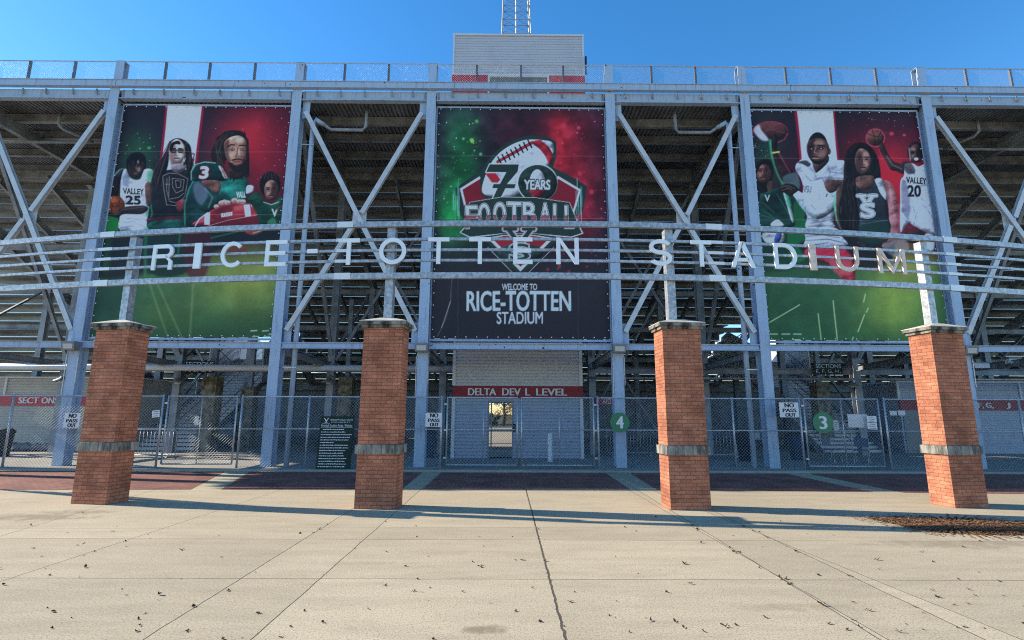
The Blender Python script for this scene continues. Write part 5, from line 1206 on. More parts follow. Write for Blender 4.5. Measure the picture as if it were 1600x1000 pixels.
A.poly(t((520, 440), (595, 440), (605, 500), (560, 525), (515, 500)), (176, 146, 148), 1.5); A.head(277, 237.5, 12.5, 20, (196, 168, 168), (120, 92, 100), (222, 205, 205), (24, 18, 22), -1, True); A.poly(t((500, 365), (515, 320), (560, 305), (575, 330), (535, 330), (515, 380)), (22, 18, 24), 1.2); A.poly(t((515, 470), (600, 460), (615, 490), (560, 515), (520, 500)), (150, 140, 165), 1.5); A.line(t((620, 330), (625, 420), (600, 470)), 2.5, (24, 18, 24), 2)
A.poly(t((455, 545), (500, 525), (560, 530), (625, 562), (605, 680), (545, 745), (480, 740), (462, 640)), (30, 28, 38), 1.2)
for q in ([(455, 545), (500, 525), (560, 530), (625, 562), (605, 680), (545, 745), (480, 740), (462, 640), (455, 545)], [(485, 560), (480, 640), (500, 715), (540, 725)], [(520, 560), (600, 570), (590, 640), (545, 660), (522, 620), (520, 560)], [(540, 575), (580, 580), (575, 620), (548, 625), (540, 575)], [(505, 700), (560, 690), (600, 660)], [(470, 600), (505, 600)], [(500, 545), (495, 680)]): A.line(t(*q), .9, (150, 150, 165), 1, .85)
A.poly(t((540, 730), (600, 700), (620, 760), (570, 790)), (150, 60, 74), 2)
# football player with ball
t = T(280, 180, 5)
A.glow(365, 225, 36, 40, (205, 30, 52), .45)
A.poly(t((50, 650), (100, 530), (170, 480), (330, 480), (520, 480), (528, 700), (520, 860), (60, 870), (40, 760)), (16, 58, 62), 1.5); A.line(t((48, 860), (45, 700), (75, 580), (110, 510)), 1.8, (50, 170, 150), 2.5, .8)
A.poly(t((320, 500), (420, 480), (522, 485), (528, 660), (420, 700), (310, 620)), (26, 108, 104), 1.4); A.poly(t((330, 600), (400, 640), (380, 700), (320, 660)), (14, 60, 62), 5, 0, .8)
A.poly(t((395, 118), (480, 124), (525, 170), (540, 240), (500, 250), (400, 250), (380, 330), (345, 360), (300, 330), (285, 250), (305, 175), (340, 138)), (30, 23, 28), 1.2)
A.poly(t((400, 380), (500, 380), (505, 470), (450, 500), (390, 480)), (74, 48, 48), 2)
_g = random.Random(4)
for k in range(40):
    if k < 26: p_ = [(_g.uniform(350, 420), _g.uniform(125, 150)), (_g.uniform(275, 340), _g.uniform(170, 220)), (_g.uniform(248, 330), _g.uniform(260, 320)), (_g.uniform(255, 365), _g.uniform(350, 450))]
    else: p_ = [(_g.uniform(470, 515), _g.uniform(130, 165)), (_g.uniform(520, 540), _g.uniform(190, 240)), (_g.uniform(522, 545), _g.uniform(290, 340)), (_g.uniform(500, 545), _g.uniform(400, 490))]
    A.line(t(*p_), _g.uniform(1.3, 2.4), _g.choice([(24, 19, 24), (34, 27, 31), (40, 30, 34), (26, 20, 26), (66, 52, 54)]), 1.0, .95)
for q in ([(330, 150), (280, 240), (300, 330)], [(350, 140), (310, 250), (340, 380)], [(300, 200), (290, 300)]): A.line(t(*q), .9, (96, 80, 84), 1.2, .6)
A.poly(t((352, 215), (400, 172), (470, 160), (518, 195), (527, 260), (515, 335), (480, 410), (430, 420), (385, 365), (360, 300)), (158, 114, 104), 1.2)
A.poly(t((352, 215), (390, 190), (385, 280), (400, 370), (380, 365), (358, 300)), (84, 54, 54), 4, 0, .85); A.ell(*t((470, 195))[0], 6, 4, (212, 172, 160), 4, 0, .7); A.poly(t((380, 365), (410, 370), (430, 345), (480, 340), (512, 350), (495, 420), (470, 450), (430, 440), (395, 405)), (34, 24, 28), 2.5); A.poly(t((410, 345), (450, 335), (500, 342), (495, 375), (455, 395), (420, 385)), (152, 104, 96), 2, 0, .9)
for a_, b_ in (((380, 245), (430, 232)), ((470, 238), (522, 238))): A.line(t(a_, ((a_[0] + b_[0]) / 2, min(a_[1], b_[1]) - 3), b_), 1.8, (28, 20, 22), 1)
for c in ((412, 268), (498, 268)): A.ell(*t(c)[0], 4.6, 2.1, (84, 54, 52), 1.4); A.ell(*t(c)[0], 2.6, 1.2, (170, 150, 148), .9); A.ell(*t(c)[0], 1.2, 1.2, (20, 14, 16), .8)
A.line(t((458, 255), (452, 300), (440, 320), (470, 328), (492, 318)), 1.3, (96, 62, 58), 1.6); A.line(t((466, 270), (466, 305)), 1.4, (216, 176, 164), 2, .8); A.line(t((412, 350), (450, 340), (498, 350)), 2.2, (40, 26, 28), 1.2); A.ell(*t((456, 368))[0], 7, 2.6, (150, 92, 92), 1.2); A.line(t((425, 364), (456, 362), (490, 366)), .9, (50, 28, 30), 1)
for q in ([(400, 440), (395, 500)], [(420, 450), (425, 510)], [(500, 420), (490, 500)], [(520, 400), (512, 480)]): A.line(t(*q), 2.2, (30, 24, 28), 1.2)
A.poly(t((95, 450), (125, 390), (200, 365), (285, 372), (345, 425), (385, 490), (330, 512), (200, 502), (110, 515)), (18, 54, 58), 1.2); A.line(t((95, 505), (95, 440), (130, 386), (200, 365), (280, 372)), 1.6, (130, 190, 190), 1.6, .85); A.poly(t((305, 395), (335, 410), (378, 490), (350, 492), (325, 440)), (196, 200, 220), 1); A.line(t((325, 405), (362, 488)), 1.4, (170, 40, 60), .9)
A.text("3", *t((158, 402))[0], *t((218, 492))[0], (160, 40, 60), 1.9, .8, 2.5); A.text("3", *t((158, 402))[0], *t((218, 492))[0], (214, 216, 232), .9, .8, 2.5)
A.poly(t((180, 512), (310, 512), (318, 590), (280, 610), (200, 565)), (120, 80, 76), 1.2); A.line(t((215, 535), (235, 555), (250, 530), (265, 555)), 1, (60, 40, 44), 1, .8)
A.poly(t((108, 560), (150, 520), (205, 560), (280, 605), (340, 650), (300, 710), (225, 755), (160, 735), (115, 650)), (20, 62, 62), 1.2); A.poly(t((108, 560), (150, 525), (200, 560), (225, 620), (180, 700), (130, 660)), (92, 104, 138), 4, 0, .8); A.line(t((200, 570), (260, 640), (230, 720)), 2, (130, 145, 175), 2.5, .6)
A.text("VALL", *t((446, 597))[0], *t((518, 642))[0], (216, 224, 236), .3, .7)
A.poly(t((128, 866), (160, 815), (220, 765), (330, 705), (450, 684), (560, 690), (622, 722), (642, 772), (622, 832), (600, 870)), (152, 40, 56), 1.2); A.poly(t((200, 870), (340, 820), (620, 780), (640, 800), (600, 870)), (100, 22, 40), 6, 0, .85); A.poly(t((230, 765), (340, 710), (430, 695), (330, 770)), (90, 20, 36), 6, 0, .7); A.ell(*t((470, 720))[0], 10, 4, (205, 92, 100), 5, -.15, .7)
A.line(t((230, 865), (380, 820), (640, 772)), .8, (215, 170, 180), 1, .8); A.poly(t((503, 698), (552, 697), (560, 786), (515, 792)), (196, 202, 226), .9, 0, 1, False); A.poly(t((200, 775), (242, 757), (240, 856), (198, 856)), (196, 205, 226), .9, 0, 1, False); A.line(t((128, 866), (160, 812), (222, 763)), 1.4, (205, 215, 230), 1.2); A.poly(t((326, 768), (415, 754), (412, 784), (330, 798)), (208, 208, 222), .9, 0, 1, False)
for x in (345, 362, 379, 396): A.line(t((x, 760), (x + 3, 790)), .7, (120, 40, 56), .8)
for (x, y, r) in ((290, 712, 4.2), (330, 684, 5), (352, 678, 5), (378, 682, 4.6), (430, 664, 5), (495, 676, 5), (468, 672, 4.2), (580, 704, 4.2)): A.ell(*t((x, y))[0], r, r * .78, (196, 150, 150), 1.2, -.2); A.ell(*t((x + 5, y + 10))[0], r * .8, r * .4, (120, 74, 80), 2, 0, .7)
A.poly(t((530, 550), (580, 555), (575, 602), (525, 612)), (212, 186, 206), 1.2)
# smaller player at the edge
A.poly(t((535, 650), (610, 600), (660, 660), (720, 700), (775, 660), (815, 650), (815, 862), (640, 862), (610, 780), (560, 690)), (16, 62, 52), 1.3); A.ell(*t((712, 545))[0], 16.5, 21, (24, 20, 24), 1.2); A.head(424, 297.5, 11, 16, (108, 74, 70), (56, 36, 40), (186, 150, 145), (24, 18, 22), 1)
for x in (680, 700, 722, 745): A.line(t((x, 455), (x + (x - 712) * .5, 500)), .7, (120, 105, 112), .9, .6)
A.line(t((660, 680), (720, 700), (780, 680)), 1.2, (190, 200, 205), 1.2, .8); A.text("V", *t((725, 735))[0], *t((768, 790))[0], (190, 205, 205), .5, .8); A.poly(t((690, 830), (740, 800), (760, 850), (700, 860)), (56, 130, 96), 3, 0, .8); A.line(t((760, 740), (800, 710)), 1.5, (150, 50, 66), 1.5)
for (x, y) in ((392, 517), (410, 517), (430, 517), (395, 526), (412, 526), (430, 527), (420, 522)): A.line([(x, y), (x + 9, y - .5)], 1.6, (170, 215, 220), 1.2, .6)  # pale dashes painted in as light from the stair showing through the mesh
A.finish('stadium_banner', "left banner of student athletes with a basketball, a belt and a red football", (239, 337))

# ---- centre banner
A = Art(XC[4] + .23, XC[5] - .21, 4.22, 12.72, BY)
A.C[:] = hexc((38, 32, 50)); cl = A.cloud(50, 13); c2 = A.cloud(20, 14)
A.glow(722, 270, 30, 110, (26, 122, 66), .85); A.glow(712, 330, 26, 50, (24, 140, 70), .9); A.glow(700, 345, 14, 30, (20, 150, 72), .6); A.glow(885, 250, 52, 105, (172, 26, 50), .85); A.glow(872, 215, 16, 60, (222, 36, 58), .8); A.glow(905, 320, 34, 60, (176, 26, 52), .6); A.glow(800, 200, 40, 40, (92, 34, 52), .5)
A.C *= (.62 + .76 * cl * c2 * 2)[..., None]; A.put(m, np.clip((A.py - 360) / 75, 0, 1), (42, 42, 54)); A.put(m, np.clip((190 - A.py) / 30, 0, 1) * .7, (38, 34, 52))
A.splatter(95, 684, 190, 752, 350, [(190, 220, 205), (90, 190, 120), (60, 160, 90)], .3, .9, 21); A.splatter(80, 870, 170, 945, 420, [(220, 60, 84), (190, 120, 140), (200, 40, 66)], .3, 1.1, 22)
for (x, y, r, c) in ((880, 197, 4.5, (205, 48, 70)), (904, 200, 3, (200, 60, 84)), (888, 212, 2, (170, 50, 70)), (906, 271, 3.5, (210, 44, 66)), (924, 300, 3.6, (206, 46, 68)), (737, 219, 3, (110, 200, 80)), (751, 241, 2.6, (70, 180, 100)), (724, 217, 2, (70, 190, 120)), (856, 421, 2.6, (150, 40, 60)), (874, 416, 2.8, (170, 44, 66)), (889, 424, 2.4, (150, 40, 60)), (745, 190, 2.6, (60, 190, 90)), (738, 221, 3, (120, 205, 70))): A.ell(x, y, r, r, c, 2, 0, .85)
t = T(680, 190, 6.154)
DG = (38, 58, 58)
A.poly(t((195, 640), (440, 470), (540, 330), (640, 240), (780, 160), (920, 128), (1080, 148), (1165, 195), (1165, 330), (1135, 440), (1360, 555), (1462, 625), (1420, 860), (1330, 930), (260, 930), (225, 850)), DG, 1, 0, 1, False)
A.poly(t((238, 645), (425, 530), (500, 600), (1150, 560), (1180, 520), (1402, 655), (1330, 900), (300, 900)), (196, 202, 222), 1, 0, 1, False); A.poly(t((262, 655), (430, 555), (500, 640), (1150, 600), (1185, 548), (1380, 665), (1312, 900), (320, 900)), (126, 26, 46), 1, 0, 1, False)
A.poly(t((430, 560), (460, 470), (560, 330), (640, 240), (780, 160), (920, 128), (1080, 148), (1165, 195), (1165, 330), (1120, 470), (1000, 640), (760, 760), (540, 760), (450, 720)), DG, 1, 0, 1, False)
A.poly(t((450, 650), (470, 560), (510, 455), (570, 355), (660, 268), (780, 200), (900, 170), (1040, 178), (1125, 205), (1138, 300), (1105, 400), (1020, 500), (860, 660), (700, 735), (545, 722), (470, 700)), (186, 196, 226), 1)
A.poly(t((930, 195), (1030, 178), (1100, 255), (1135, 330), (1105, 412), (1050, 320), (1000, 260)), (178, 34, 52), 1); A.poly(t((1020, 182), (1128, 205), (1136, 310), (1090, 240)), (190, 198, 226), 1); A.poly(t((480, 500), (580, 498), (628, 560), (600, 592), (545, 590)), (172, 32, 50), 1, 0, 1, False)
A.line(t((600, 388), (930, 200)), 4.6, (20, 16, 22), .9); A.line(t((600, 388), (930, 200)), 3.2, (180, 34, 52), .8)
for k in range(8):
    f = k / 7; x, y = 620 + 290 * f, 376 - 165 * f; A.line(t((x - 18, y - 36), (x + 18, y + 36)), 2.4, (20, 16, 22), .9)
sev = t((525, 412), (804, 412), (794, 480), (690, 602), (775, 602), (762, 642), (676, 642), (612, 770), (540, 770), (600, 642), (548, 642), (562, 602), (622, 602), (684, 488), (490, 488)); A.poly(sev, (200, 206, 226), .9, 1.4, 1, False); A.poly(sev, DG, .9, 0, 1, False)
A.ell(*t((985, 590))[0], 32, 30, (200, 206, 226), .9); A.ell(*t((985, 590))[0], 30.4, 28.4, DG, .9); A.ell(*t((982, 600))[0], 12.4, 23, (200, 206, 226), .9); A.ell(*t((982, 600))[0], 11, 21.6, (186, 196, 226), .9); w = A.win(825, 294, 855, 320)
A.poly(t((915, 650), (1050, 650), (1040, 700), (982, 735), (925, 700)), (168, 30, 50), 1)
A.text("YEARS", *t((858, 560))[0], *t((1104, 650))[0], DG, 2.0); A.text("YEARS", *t((858, 560))[0], *t((1104, 650))[0], (198, 206, 228), .55)
t = T(680, 310, 6.154)
A.poly(t((240, 325), (290, 270), (330, 40), (640, -10), (960, -10), (1290, 40), (1390, 275), (1420, 335), (1310, 372), (960, 345), (650, 345), (335, 375)), (200, 206, 222), .9, .6, 1, False); A.poly(t((246, 325), (296, 270), (330, 40), (640, -10), (960, -10), (1290, 40), (1384, 278), (1412, 333), (1308, 366), (960, 338), (650, 338), (337, 368)), DG, .9, 0, 1, False)
A.poly(t((490, 372), (660, 350), (960, 350), (1150, 372), (1145, 410), (1010, 540), (1030, 600), (820, 708), (610, 600), (600, 540), (495, 410)), DG, .9, 1.5, 1, False); A.poly(t((500, 380), (650, 355), (960, 355), (1140, 380), (820, 702)), (200, 206, 222), .9, 0, 1, False); A.poly(t((545, 385), (660, 362), (950, 362), (1095, 385), (820, 660)), (150, 30, 48), .9, 0, 1, False); A.line(t((505, 470), (740, 712)), .8, (170, 178, 196)); A.line(t((1140, 470), (900, 712)), .8, (170, 178, 196)); A.poly(t((640, 470), (820, 430), (1000, 470), (1020, 560), (820, 640), (620, 560)), DG, 1.2)
for g_, c in ((2.8, (200, 206, 222)), (1.9, (150, 30, 48)), (1.2, (200, 206, 222)), (.5, DG)): A.text("V", *t((672, 285))[0], *t((952, 470))[0], c, g_); A.line(t((670, 295), (775, 295)), 4.4 + 2 * g_, c); A.line(t((848, 295), (950, 295)), 4.4 + 2 * g_, c)
for g_, c in ((2.6, (200, 206, 222)), (1.8, DG), (1.2, (200, 206, 222)), (.4, DG)): A.text("S", *t((720, 440))[0], *t((905, 590))[0], c, g_)
n_ = "FOOTBALL"; xe = [(295, 400), (420, 520), (565, 675), (695, 825), (845, 965), (1010, 1105), (1140, 1215), (1250, 1330)]; ye = [(72, 285), (52, 262), (42, 252), (38, 248), (38, 248), (44, 252), (58, 264), (72, 285)]
for g_, c in ((2.5, DG), (1.7, (200, 206, 222)), (1.0, (22, 30, 32))):
    for ch, (xa, xb), (ya, yb2) in zip(n_, xe, ye): A.text(ch, *t((xa, ya))[0], *t((xb, yb2))[0], c, g_)
for ch, (xa, xb), (ya, yb2) in zip(n_, xe, ye):
    A.text(ch, *t((xa, ya))[0], *t((xb, yb2))[0], (186, 196, 224), .35)
w = A.win(724, 336, 900, 358); redm = (A.py[w] > 336) & (A.C[w].sum(-1) > 1.9); A.C[w] = np.where(redm[..., None] & (A.py[w] < 356)[..., None], hexc((150, 34, 54)) * .6 + A.C[w] * .25, A.C[w])
for x0_, seed in ((711, 1), (903, 2)):
    g = random.Random(seed)
    for k in range(12): x = x0_ + g.uniform(-4, 7); A.line([(x, 278 + g.uniform(0, 30)), (x + g.uniform(-1, 1), 318 + g.uniform(0, 35))], .8, g.choice([(60, 150, 190), (120, 200, 190), (150, 170, 190)]), 1, .6)
A.text("WELCOME TO", 784.5, 443.5, 839, 453.2, (196, 206, 222), .15, .6); A.text("RICE-TOTTEN", 729.5, 455, 891.5, 485.5, (150, 190, 206), .75, .7); A.text("RICE-TOTTEN", 729.5, 455, 891.5, 485.5, (178, 218, 228), -.35, .7); A.text("STADIUM", 776.5, 487.5, 848, 506, (172, 186, 210), .35, .6)
A.line([(706, 436), (704, 470), (696, 500), (684, 525)], .8, (120, 125, 140), .8, .8); A.line([(704, 470), (690, 512)], 1.0, (170, 175, 185), .8, .7)
A.finish('stadium_banner', "centre banner with a football emblem and welcome text on dark blue", (244, 341), (715.5, 903.5))

# ---- right banner
A = Art(XC[6] + .22, XC[7] - .26, 4.22, 12.72, BY)
A.C[:] = hexc((36, 28, 44)); cl = A.cloud(55, 23)
A.put(m, np.clip((A.px - 1300) / 30, 0, 1) * np.clip((A.py - 170) / 60, 0, 1) * .8, (108, 16, 40)); A.glow(1390, 285, 50, 50, (205, 22, 42), .95); A.glow(1370, 300, 40, 60, (200, 20, 40), .6); A.glow(1255, 280, 60, 60, (86, 14, 44), .6); A.put(m, np.clip((200 - A.py) / 60, 0, 1) * np.clip((A.px - 1310) / 20, 0, 1) * .6, (40, 24, 40)); A.glow(1200, 250, 22, 60, (24, 96, 66), .6)
A.C *= (.78 + .44 * cl)[..., None]
A.poly([(1240, 150), (1300, 150), (1305, 200), (1312, 262), (1310, 330), (1258, 330), (1250, 240)], (150, 15, 52), 1, 1.6, 1, False); A.poly([(1243, 150), (1299, 150), (1304, 200), (1310, 262), (1308, 330), (1260, 330), (1252, 240)], (160, 172, 208), 1, 0, 1, False)
A.splatter(46, 1320, 170, 1440, 255, [(210, 60, 84), (190, 130, 150), (220, 40, 66)], .4, 1.0, 31); A.ell(1393, 209, 3.6, 3, (214, 48, 70), 1.5); A.ell(1413, 211, 2.6, 2, (206, 56, 76), 1.5); A.splatter(14, 1178, 225, 1200, 245, [(170, 190, 190), (60, 150, 110)], .4, .8, 32)
gz = np.clip((A.py - 392) / 22, 0, 1); cl2 = A.cloud(30, 29); A.put(m, gz, (28, 80, 58)); A.glow(1398, 470, 60, 70, (98, 134, 48), .95); A.glow(1425, 410, 45, 30, (110, 112, 46), .8); A.glow(1290, 400, 50, 24, (40, 34, 40), .7); A.put(m, np.clip((A.py - 500) / 40, 0, 1) * .6, (22, 78, 48)); A.C = np.where((A.py > 398)[..., None], A.C * (.84 + .32 * cl2)[..., None], A.C)
for p in ([(1302, 470), (1308, 530)], [(1279, 490), (1284, 536)], [(1352, 460), (1349, 472)], [(1350, 492), (1340, 518)], [(1356, 482), (1353, 488)], [(1202, 504), (1250, 476)], [(1333, 527), (1330, 536)]): A.line(p, 1.6, (150, 180, 150), 1.6, .7)
for (x, y) in ((1203, 522), (1222, 522), (1240, 522), (1206, 532), (1224, 533), (1238, 531)): A.line([(x, y), (x + 12, y)], 1.6, (170, 210, 210), 1.2, .6)  # light glimpsed through the mesh, painted as pale dashes
A.poly([(1180, 340), (1260, 345), (1262, 410), (1195, 425), (1185, 400)], (22, 62, 50), 5); A.poly([(1232, 350), (1262, 345), (1262, 400), (1236, 405)], (20, 112, 64), 3, 0, .8); A.poly([(1260, 375), (1385, 370), (1390, 410), (1330, 420), (1262, 400)], (30, 28, 36), 5)
t = T(1170, 180, 4.54)
A.poly(t((95, 840), (180, 830), (250, 840), (240, 905), (130, 905)), (186, 196, 222), 1.2); A.poly(t((195, 840), (235, 835), (220, 895), (180, 900)), (60, 90, 180), 1.2)
# girl at the left edge
A.poly(t((50, 360), (80, 320), (130, 312), (165, 345), (172, 440), (120, 560), (100, 680), (60, 660), (50, 500)), (26, 22, 28), 1.4); A.head(1193, 268, 12, 17, (112, 70, 68), (58, 36, 42), (190, 130, 130), (24, 18, 22), 1); A.poly(t((130, 480), (170, 470), (178, 530), (140, 540)), (84, 52, 54), 2)
A.poly(t((50, 420), (56, 350), (90, 318), (138, 314), (166, 350), (172, 420), (152, 385), (130, 352), (98, 348), (74, 372)), (24, 20, 26), 1.2); A.strands(t((50, 360), (80, 320), (130, 312), (165, 345), (172, 440), (120, 560), (100, 680), (60, 660), (50, 500)), 16, [(70, 58, 62), (12, 10, 14)], 9, 3)
A.poly(t((78, 580), (130, 545), (200, 515), (330, 480), (365, 560), (350, 700), (300, 800), (88, 800)), (22, 58, 58), 1.3); A.poly(t((240, 540), (262, 560), (322, 735), (300, 745)), (150, 180, 190), 1.4)
for q in ([(100, 620), (180, 690)], [(95, 670), (170, 720)], [(90, 710), (200, 740)], [(200, 560), (280, 700)]): A.line(t(*q), 1.4, (50, 120, 100), 2, .7)
A.poly(t((160, 765), (210, 740), (250, 785), (170, 790)), (170, 180, 205), 1.5); A.text("V", *t((115, 565))[0], *t((150, 610))[0], (180, 190, 200), .3); A.poly(t((320, 620), (370, 600), (400, 700), (350, 790), (320, 740)), (22, 92, 56), 3)
# raised football
A.ell(1203, 205.5, 28, 15.6, (176, 40, 80), 1.5, -.02, .8); A.ell(1202.5, 205.5, 26.8, 14.6, (84, 44, 48), 1.6, -.02); A.poly(t((35, 100), (70, 70), (90, 110), (140, 178), (90, 180), (45, 135)), (170, 186, 214), 3, 0, .85); A.line(t((110, 100), (180, 110), (260, 130)), .8, (110, 70, 84), 1); A.ell(1217, 199, 8, 4, (96, 40, 54), 5, 0, .7)
A.line(t((150, 180), (160, 270), (205, 410), (250, 510), (290, 640)), 4, (60, 180, 140), 4, .8); A.poly(t((160, 195), (178, 140), (192, 135), (200, 190), (200, 260), (235, 330), (330, 420), (300, 470), (240, 470), (195, 380), (168, 280)), (46, 28, 38), 1.3); A.line(t((205, 195), (250, 175), (275, 130)), 1.2, (206, 60, 104), 2, .8); A.line(t((212, 270), (290, 405)), 1.6, (190, 40, 84), 2.5, .8); A.line(t((172, 135), (178, 190)), 3, (54, 32, 40), 1.2); A.line(t((168, 268), (212, 262)), 2.6, (206, 176, 90), 1)
A.poly(t((240, 440), (300, 410), (345, 420), (360, 520), (300, 520), (255, 500)), (84, 120, 130), 3, 0, .7)
# player in white
A.poly(t((335, 350), (385, 310), (440, 335), (480, 405), (555, 345), (590, 325), (678, 322), (690, 400), (688, 462), (630, 472), (560, 465), (555, 530), (600, 570), (612, 680), (600, 760), (600, 800), (412, 800), (412, 720), (370, 610), (385, 520), (362, 440), (332, 395)), (184, 194, 226), 1.2)
A.poly(t((540, 470), (690, 462), (650, 505), (605, 545), (560, 545)), (86, 56, 56), 1.4); A.poly(t((450, 320), (480, 300), (560, 280), (565, 330), (500, 395), (470, 402)), (66, 44, 46), 1.4)
A.ell(1278, 231.5, 16.5, 25, (22, 18, 22), 1.2); A.ell(1296, 236, 3, 5, (90, 60, 60), 1.2); A.poly(t((414, 215), (440, 175), (500, 160), (555, 185), (575, 240), (560, 290), (520, 322), (470, 322), (430, 295), (414, 255)), (92, 62, 62), 1.2)
A.poly(t((414, 215), (440, 180), (470, 170), (450, 240), (455, 310), (425, 290)), (40, 28, 34), 4, 0, .85); A.ell(*t((500, 195))[0], 8, 4, (156, 118, 116), 4, 0, .75); A.ell(*t((525, 270))[0], 6, 6, (140, 100, 98), 5, 0, .6)
for a_, b_ in (((425, 225), (462, 218)), ((490, 212), (540, 215))): A.line(t(a_, b_), 1.8, (18, 14, 18), 1)
for c in ((446, 238), (515, 234)): A.ell(*t(c)[0], 4, 1.6, (40, 26, 30), 1.4); A.ell(*t(c)[0], 1.2, .9, (150, 140, 145), .8)
A.line(t((478, 225), (466, 262), (486, 270)), 1.4, (160, 122, 118), 1.6, .8); A.ell(*t((470, 296))[0], 6, 1.8, (50, 30, 34), 1.2); A.ell(*t((472, 304))[0], 5, 1.2, (158, 110, 110), 1.4, 0, .8)
for q in ([(350, 345), (400, 350), (450, 400)], [(360, 330), (420, 345), (465, 410)], [(400, 430), (440, 470), (520, 440), (540, 500)], [(470, 460), (540, 440)], [(570, 400), (680, 415)], [(580, 440), (680, 450)], [(410, 590), (470, 650), (500, 640)], [(420, 740), (600, 690)], [(420, 770), (600, 740)], [(420, 795), (600, 780)], [(500, 560), (490, 650), (540, 610)], [(560, 350), (580, 400), (560, 460)]): A.line(t(*q), 1.4, (88, 98, 132), 2.2, .75)
A.line(t((555, 560), (515, 660), (500, 650)), 1.6, (30, 30, 40), 1.2); A.poly(t((345, 335), (400, 318), (440, 345), (420, 365), (380, 345)), (36, 34, 44), 2, 0, .8)
A.text("VSU", *t((385, 502))[0], *t((440, 552))[0], (84, 92, 124), .3, .7)
A.poly(t((305, 548), (345, 535), (420, 590), (480, 610), (540, 580), (605, 590), (610, 660), (540, 720), (470, 735), (390, 680), (340, 610)), (178, 190, 224), 1.2); A.line(t((345, 610), (400, 680), (470, 728)), 2.5, (96, 150, 160), 3, .7); A.line(t((440, 640), (470, 670)), 1.2, (90, 100, 130), 1.5)
A.poly(t((215, 520), (250, 488), (310, 492), (350, 530), (318, 560), (290, 575), (250, 550), (225, 545)), (46, 30, 36), 1.3)
for q in ([(225, 515), (262, 500)], [(232, 535), (275, 520)], [(262, 505), (300, 530)], [(275, 500), (320, 520)]): A.line(t(*q), .9, (130, 110, 112), 1, .8)
A.poly(t((400, 800), (610, 800), (660, 860), (700, 925), (560, 940), (400, 940), (405, 870)), (178, 188, 220), 1.5)
for q in ([(410, 830), (560, 820)], [(410, 860), (520, 850), (640, 870)], [(405, 890), (560, 880), (690, 910)], [(430, 925), (560, 905)]): A.line(t(*q), 1.5, (60, 66, 96), 1.8, .8)
A.poly([(1262, 388), (1322, 390), (1336, 436), (1318, 440), (1296, 412), (1264, 404)], (186, 28, 58), 2); A.poly([(1296, 404), (1326, 402), (1330, 428), (1304, 426)], (220, 44, 72), 4, 0, .6)
# player with V S top
t = T(1290, 180, 4.547)
A.line(t((70, 560), (62, 640), (80, 740), (110, 800)), 3, (80, 190, 150), 3, .9); A.poly(t((75, 560), (95, 500), (150, 470), (140, 620), (130, 800), (100, 790), (78, 700)), (88, 60, 60), 1.6)
A.poly(t((232, 193), (310, 215), (362, 290), (385, 380), (388, 460), (345, 470), (300, 440), (230, 520), (225, 600), (245, 700), (240, 815), (120, 810), (95, 660), (125, 500), (135, 340), (160, 240)), (24, 19, 24), 1.3); A.glow(1345, 235, 30, 10, (60, 24, 40), .3)
A.poly(t((410, 470), (470, 488), (505, 580), (525, 700), (528, 850), (470, 930), (400, 935), (440, 840), (450, 700), (435, 600)), (168, 100, 114), 1.4); A.line(t((520, 640), (526, 830)), 3, (214, 70, 110), 4, .7); A.poly(t((415, 480), (445, 500), (455, 620), (440, 600)), (110, 66, 74), 3, 0, .7); A.line(t((480, 610), (500, 605), (505, 630), (485, 632)), 1, (80, 40, 54), 1)
A.poly(t((222, 440), (330, 430), (350, 490), (300, 530), (250, 530), (220, 500)), (110, 74, 74), 1.4)
A.poly(t((218, 500), (250, 530), (300, 532), (348, 485), (352, 455), (405, 460), (440, 600), (452, 740), (462, 790), (430, 900), (250, 900), (240, 800), (245, 700), (225, 620)), (38, 46, 62), 1.2); A.poly(t((350, 455), (405, 460), (436, 600), (395, 560), (365, 500)), (178, 188, 220), 1.2); A.poly(t((250, 780), (440, 760), (430, 900), (255, 900)), (26, 62, 58), 4, 0, .8); A.line(t((260, 770), (440, 745)), 1.6, (80, 120, 120), 2, .6)
A.strands(t((232, 193), (310, 215), (362, 290), (385, 380), (388, 460), (345, 470), (300, 440), (230, 520), (225, 600), (245, 700), (240, 815), (120, 810), (95, 660), (125, 500), (135, 340), (160, 240)), 90, [(70, 60, 66), (96, 84, 90), (10, 8, 12), (54, 44, 50)], 5, 4); A.head(1348.5, 251, 12.5, 21, (124, 84, 82), (62, 40, 46), (196, 150, 146), (20, 14, 18), -1); A.poly(t((200, 330), (215, 260), (250, 235), (300, 260), (325, 330), (335, 430), (350, 300), (300, 215), (220, 205), (180, 280)), (24, 19, 24), 1.2)
for q in ([(150, 480), (180, 620), (170, 790)], [(180, 500), (210, 640), (200, 800)], [(140, 560), (150, 720)]): A.line(t(*q), .9, (84, 74, 82), 1.2, .6)
for g_, c in ((2.2, (200, 206, 222)), (1.3, (40, 46, 60)), (.7, (205, 212, 228))): A.text("V", *t((240, 565))[0], *t((350, 640))[0], c, g_); A.line(t((228, 570), (285, 570)), 2.6 + 1.6 * g_, c); A.line(t((312, 570), (362, 570)), 2.6 + 1.6 * g_, c)
for g_, c in ((2.4, (200, 206, 222)), (1.5, (40, 46, 60)), (.9, (205, 212, 228))): A.text("S", *t((256, 625))[0], *t((348, 722))[0], c, g_)
A.poly(t((225, 900), (270, 905), (290, 935), (240, 930)), (90, 60, 60), 2)
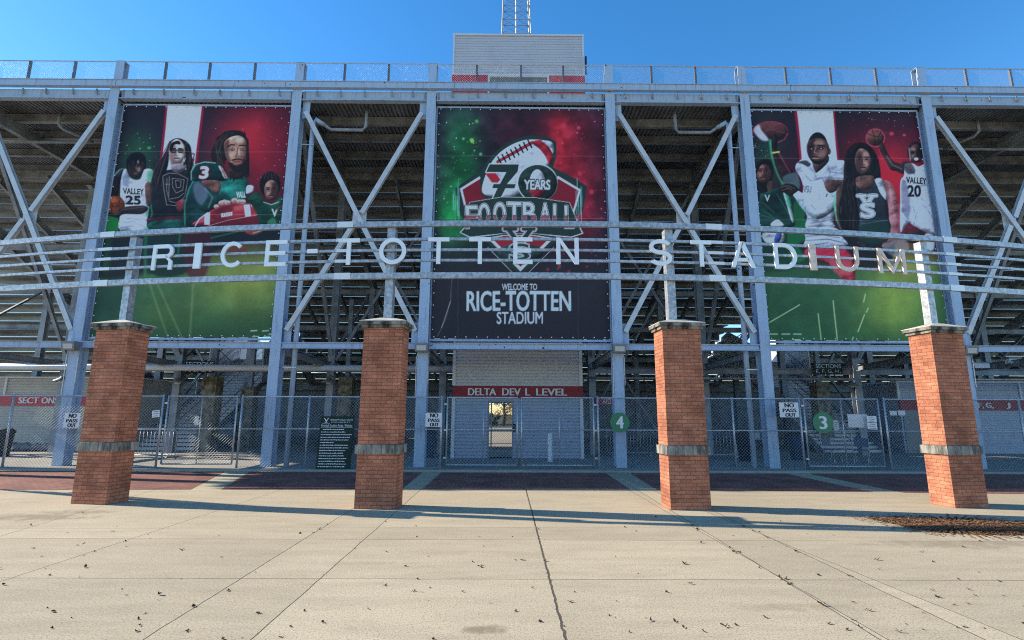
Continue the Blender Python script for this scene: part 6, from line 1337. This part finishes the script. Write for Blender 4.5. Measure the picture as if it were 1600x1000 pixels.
# player twenty with raised basketball
A.ell(1367.5, 215.5, 15.2, 14.8, (206, 64, 104), 2.5, 0, .8); A.ell(1367.5, 215.5, 13.2, 12.8, (92, 52, 48), 1.4); A.ell(1364, 211, 7, 6, (130, 74, 62), 5, 0, .6)
for q in ([(295, 130), (340, 150), (412, 150)], [(330, 105), (350, 160), (345, 220)], [(395, 115), (370, 160), (385, 215)]): A.line(t(*q), 1.0, (30, 18, 22), 1)
A.poly(t((378, 230), (400, 195), (415, 215), (440, 275), (475, 325), (545, 350), (575, 355), (552, 418), (500, 400), (455, 385), (420, 320)), (58, 36, 42), 1.3); A.line(t((430, 290), (470, 355), (540, 385)), 1.2, (170, 130, 150), 2, .7); A.line(t((372, 245), (410, 330), (450, 390)), 1.2, (206, 46, 76), 2, .7)
A.poly(t((560, 350), (620, 345), (660, 365), (702, 348), (722, 362), (750, 560), (772, 740), (778, 855), (640, 800), (590, 770), (535, 835), (528, 700), (530, 600), (530, 470), (555, 430)), (182, 192, 224), 1.2); A.poly(t((535, 480), (570, 470), (600, 600), (590, 740), (540, 680)), (92, 92, 122), 4, 0, .7)
for q in ([(560, 370), (640, 420)], [(600, 380), (640, 440)], [(640, 580), (760, 730)], [(610, 600), (640, 740)], [(680, 590), (740, 700)], [(540, 720), (580, 770)], [(650, 690), (620, 780)]): A.line(t(*q), 1.2, (80, 88, 120), 2, .7)
A.poly(t((540, 335), (600, 335), (640, 400), (600, 420), (560, 400)), (44, 36, 48), 3, 0, .75); A.text("VALLEY", *t((572, 440))[0], *t((716, 482))[0], (25, 25, 32), .4, .7, 0, 1.5); A.text("20", *t((584, 500))[0], *t((674, 578))[0], (25, 25, 32), .8, .7)
A.ell(1430, 237.5, 12.8, 16.5, (30, 22, 28), 1.2); A.head(1430.5, 240, 10.5, 14.5, (70, 44, 46), (32, 20, 26), (176, 138, 140), (18, 12, 16), 1); A.ell(1431.5, 248.5, 3.6, 2.4, (206, 200, 212), 1); A.line([(1420, 232), (1422, 250)], 2, (190, 170, 180), 2, .7)
A.poly(t((530, 840), (600, 785), (690, 830), (720, 860), (540, 870)), (90, 24, 40), 2); A.poly(t((600, 830), (700, 850), (690, 900), (560, 900)), (56, 38, 44), 2); A.poly(t((700, 850), (770, 860), (770, 960), (720, 960)), (170, 182, 216), 2)
A.poly([(1380, 385), (1412, 372), (1420, 392), (1400, 402)], (150, 160, 180), 3, 0, .5)
A.finish('stadium_banner', "right banner of student athletes with a raised football and basketball", (245.5, 342))
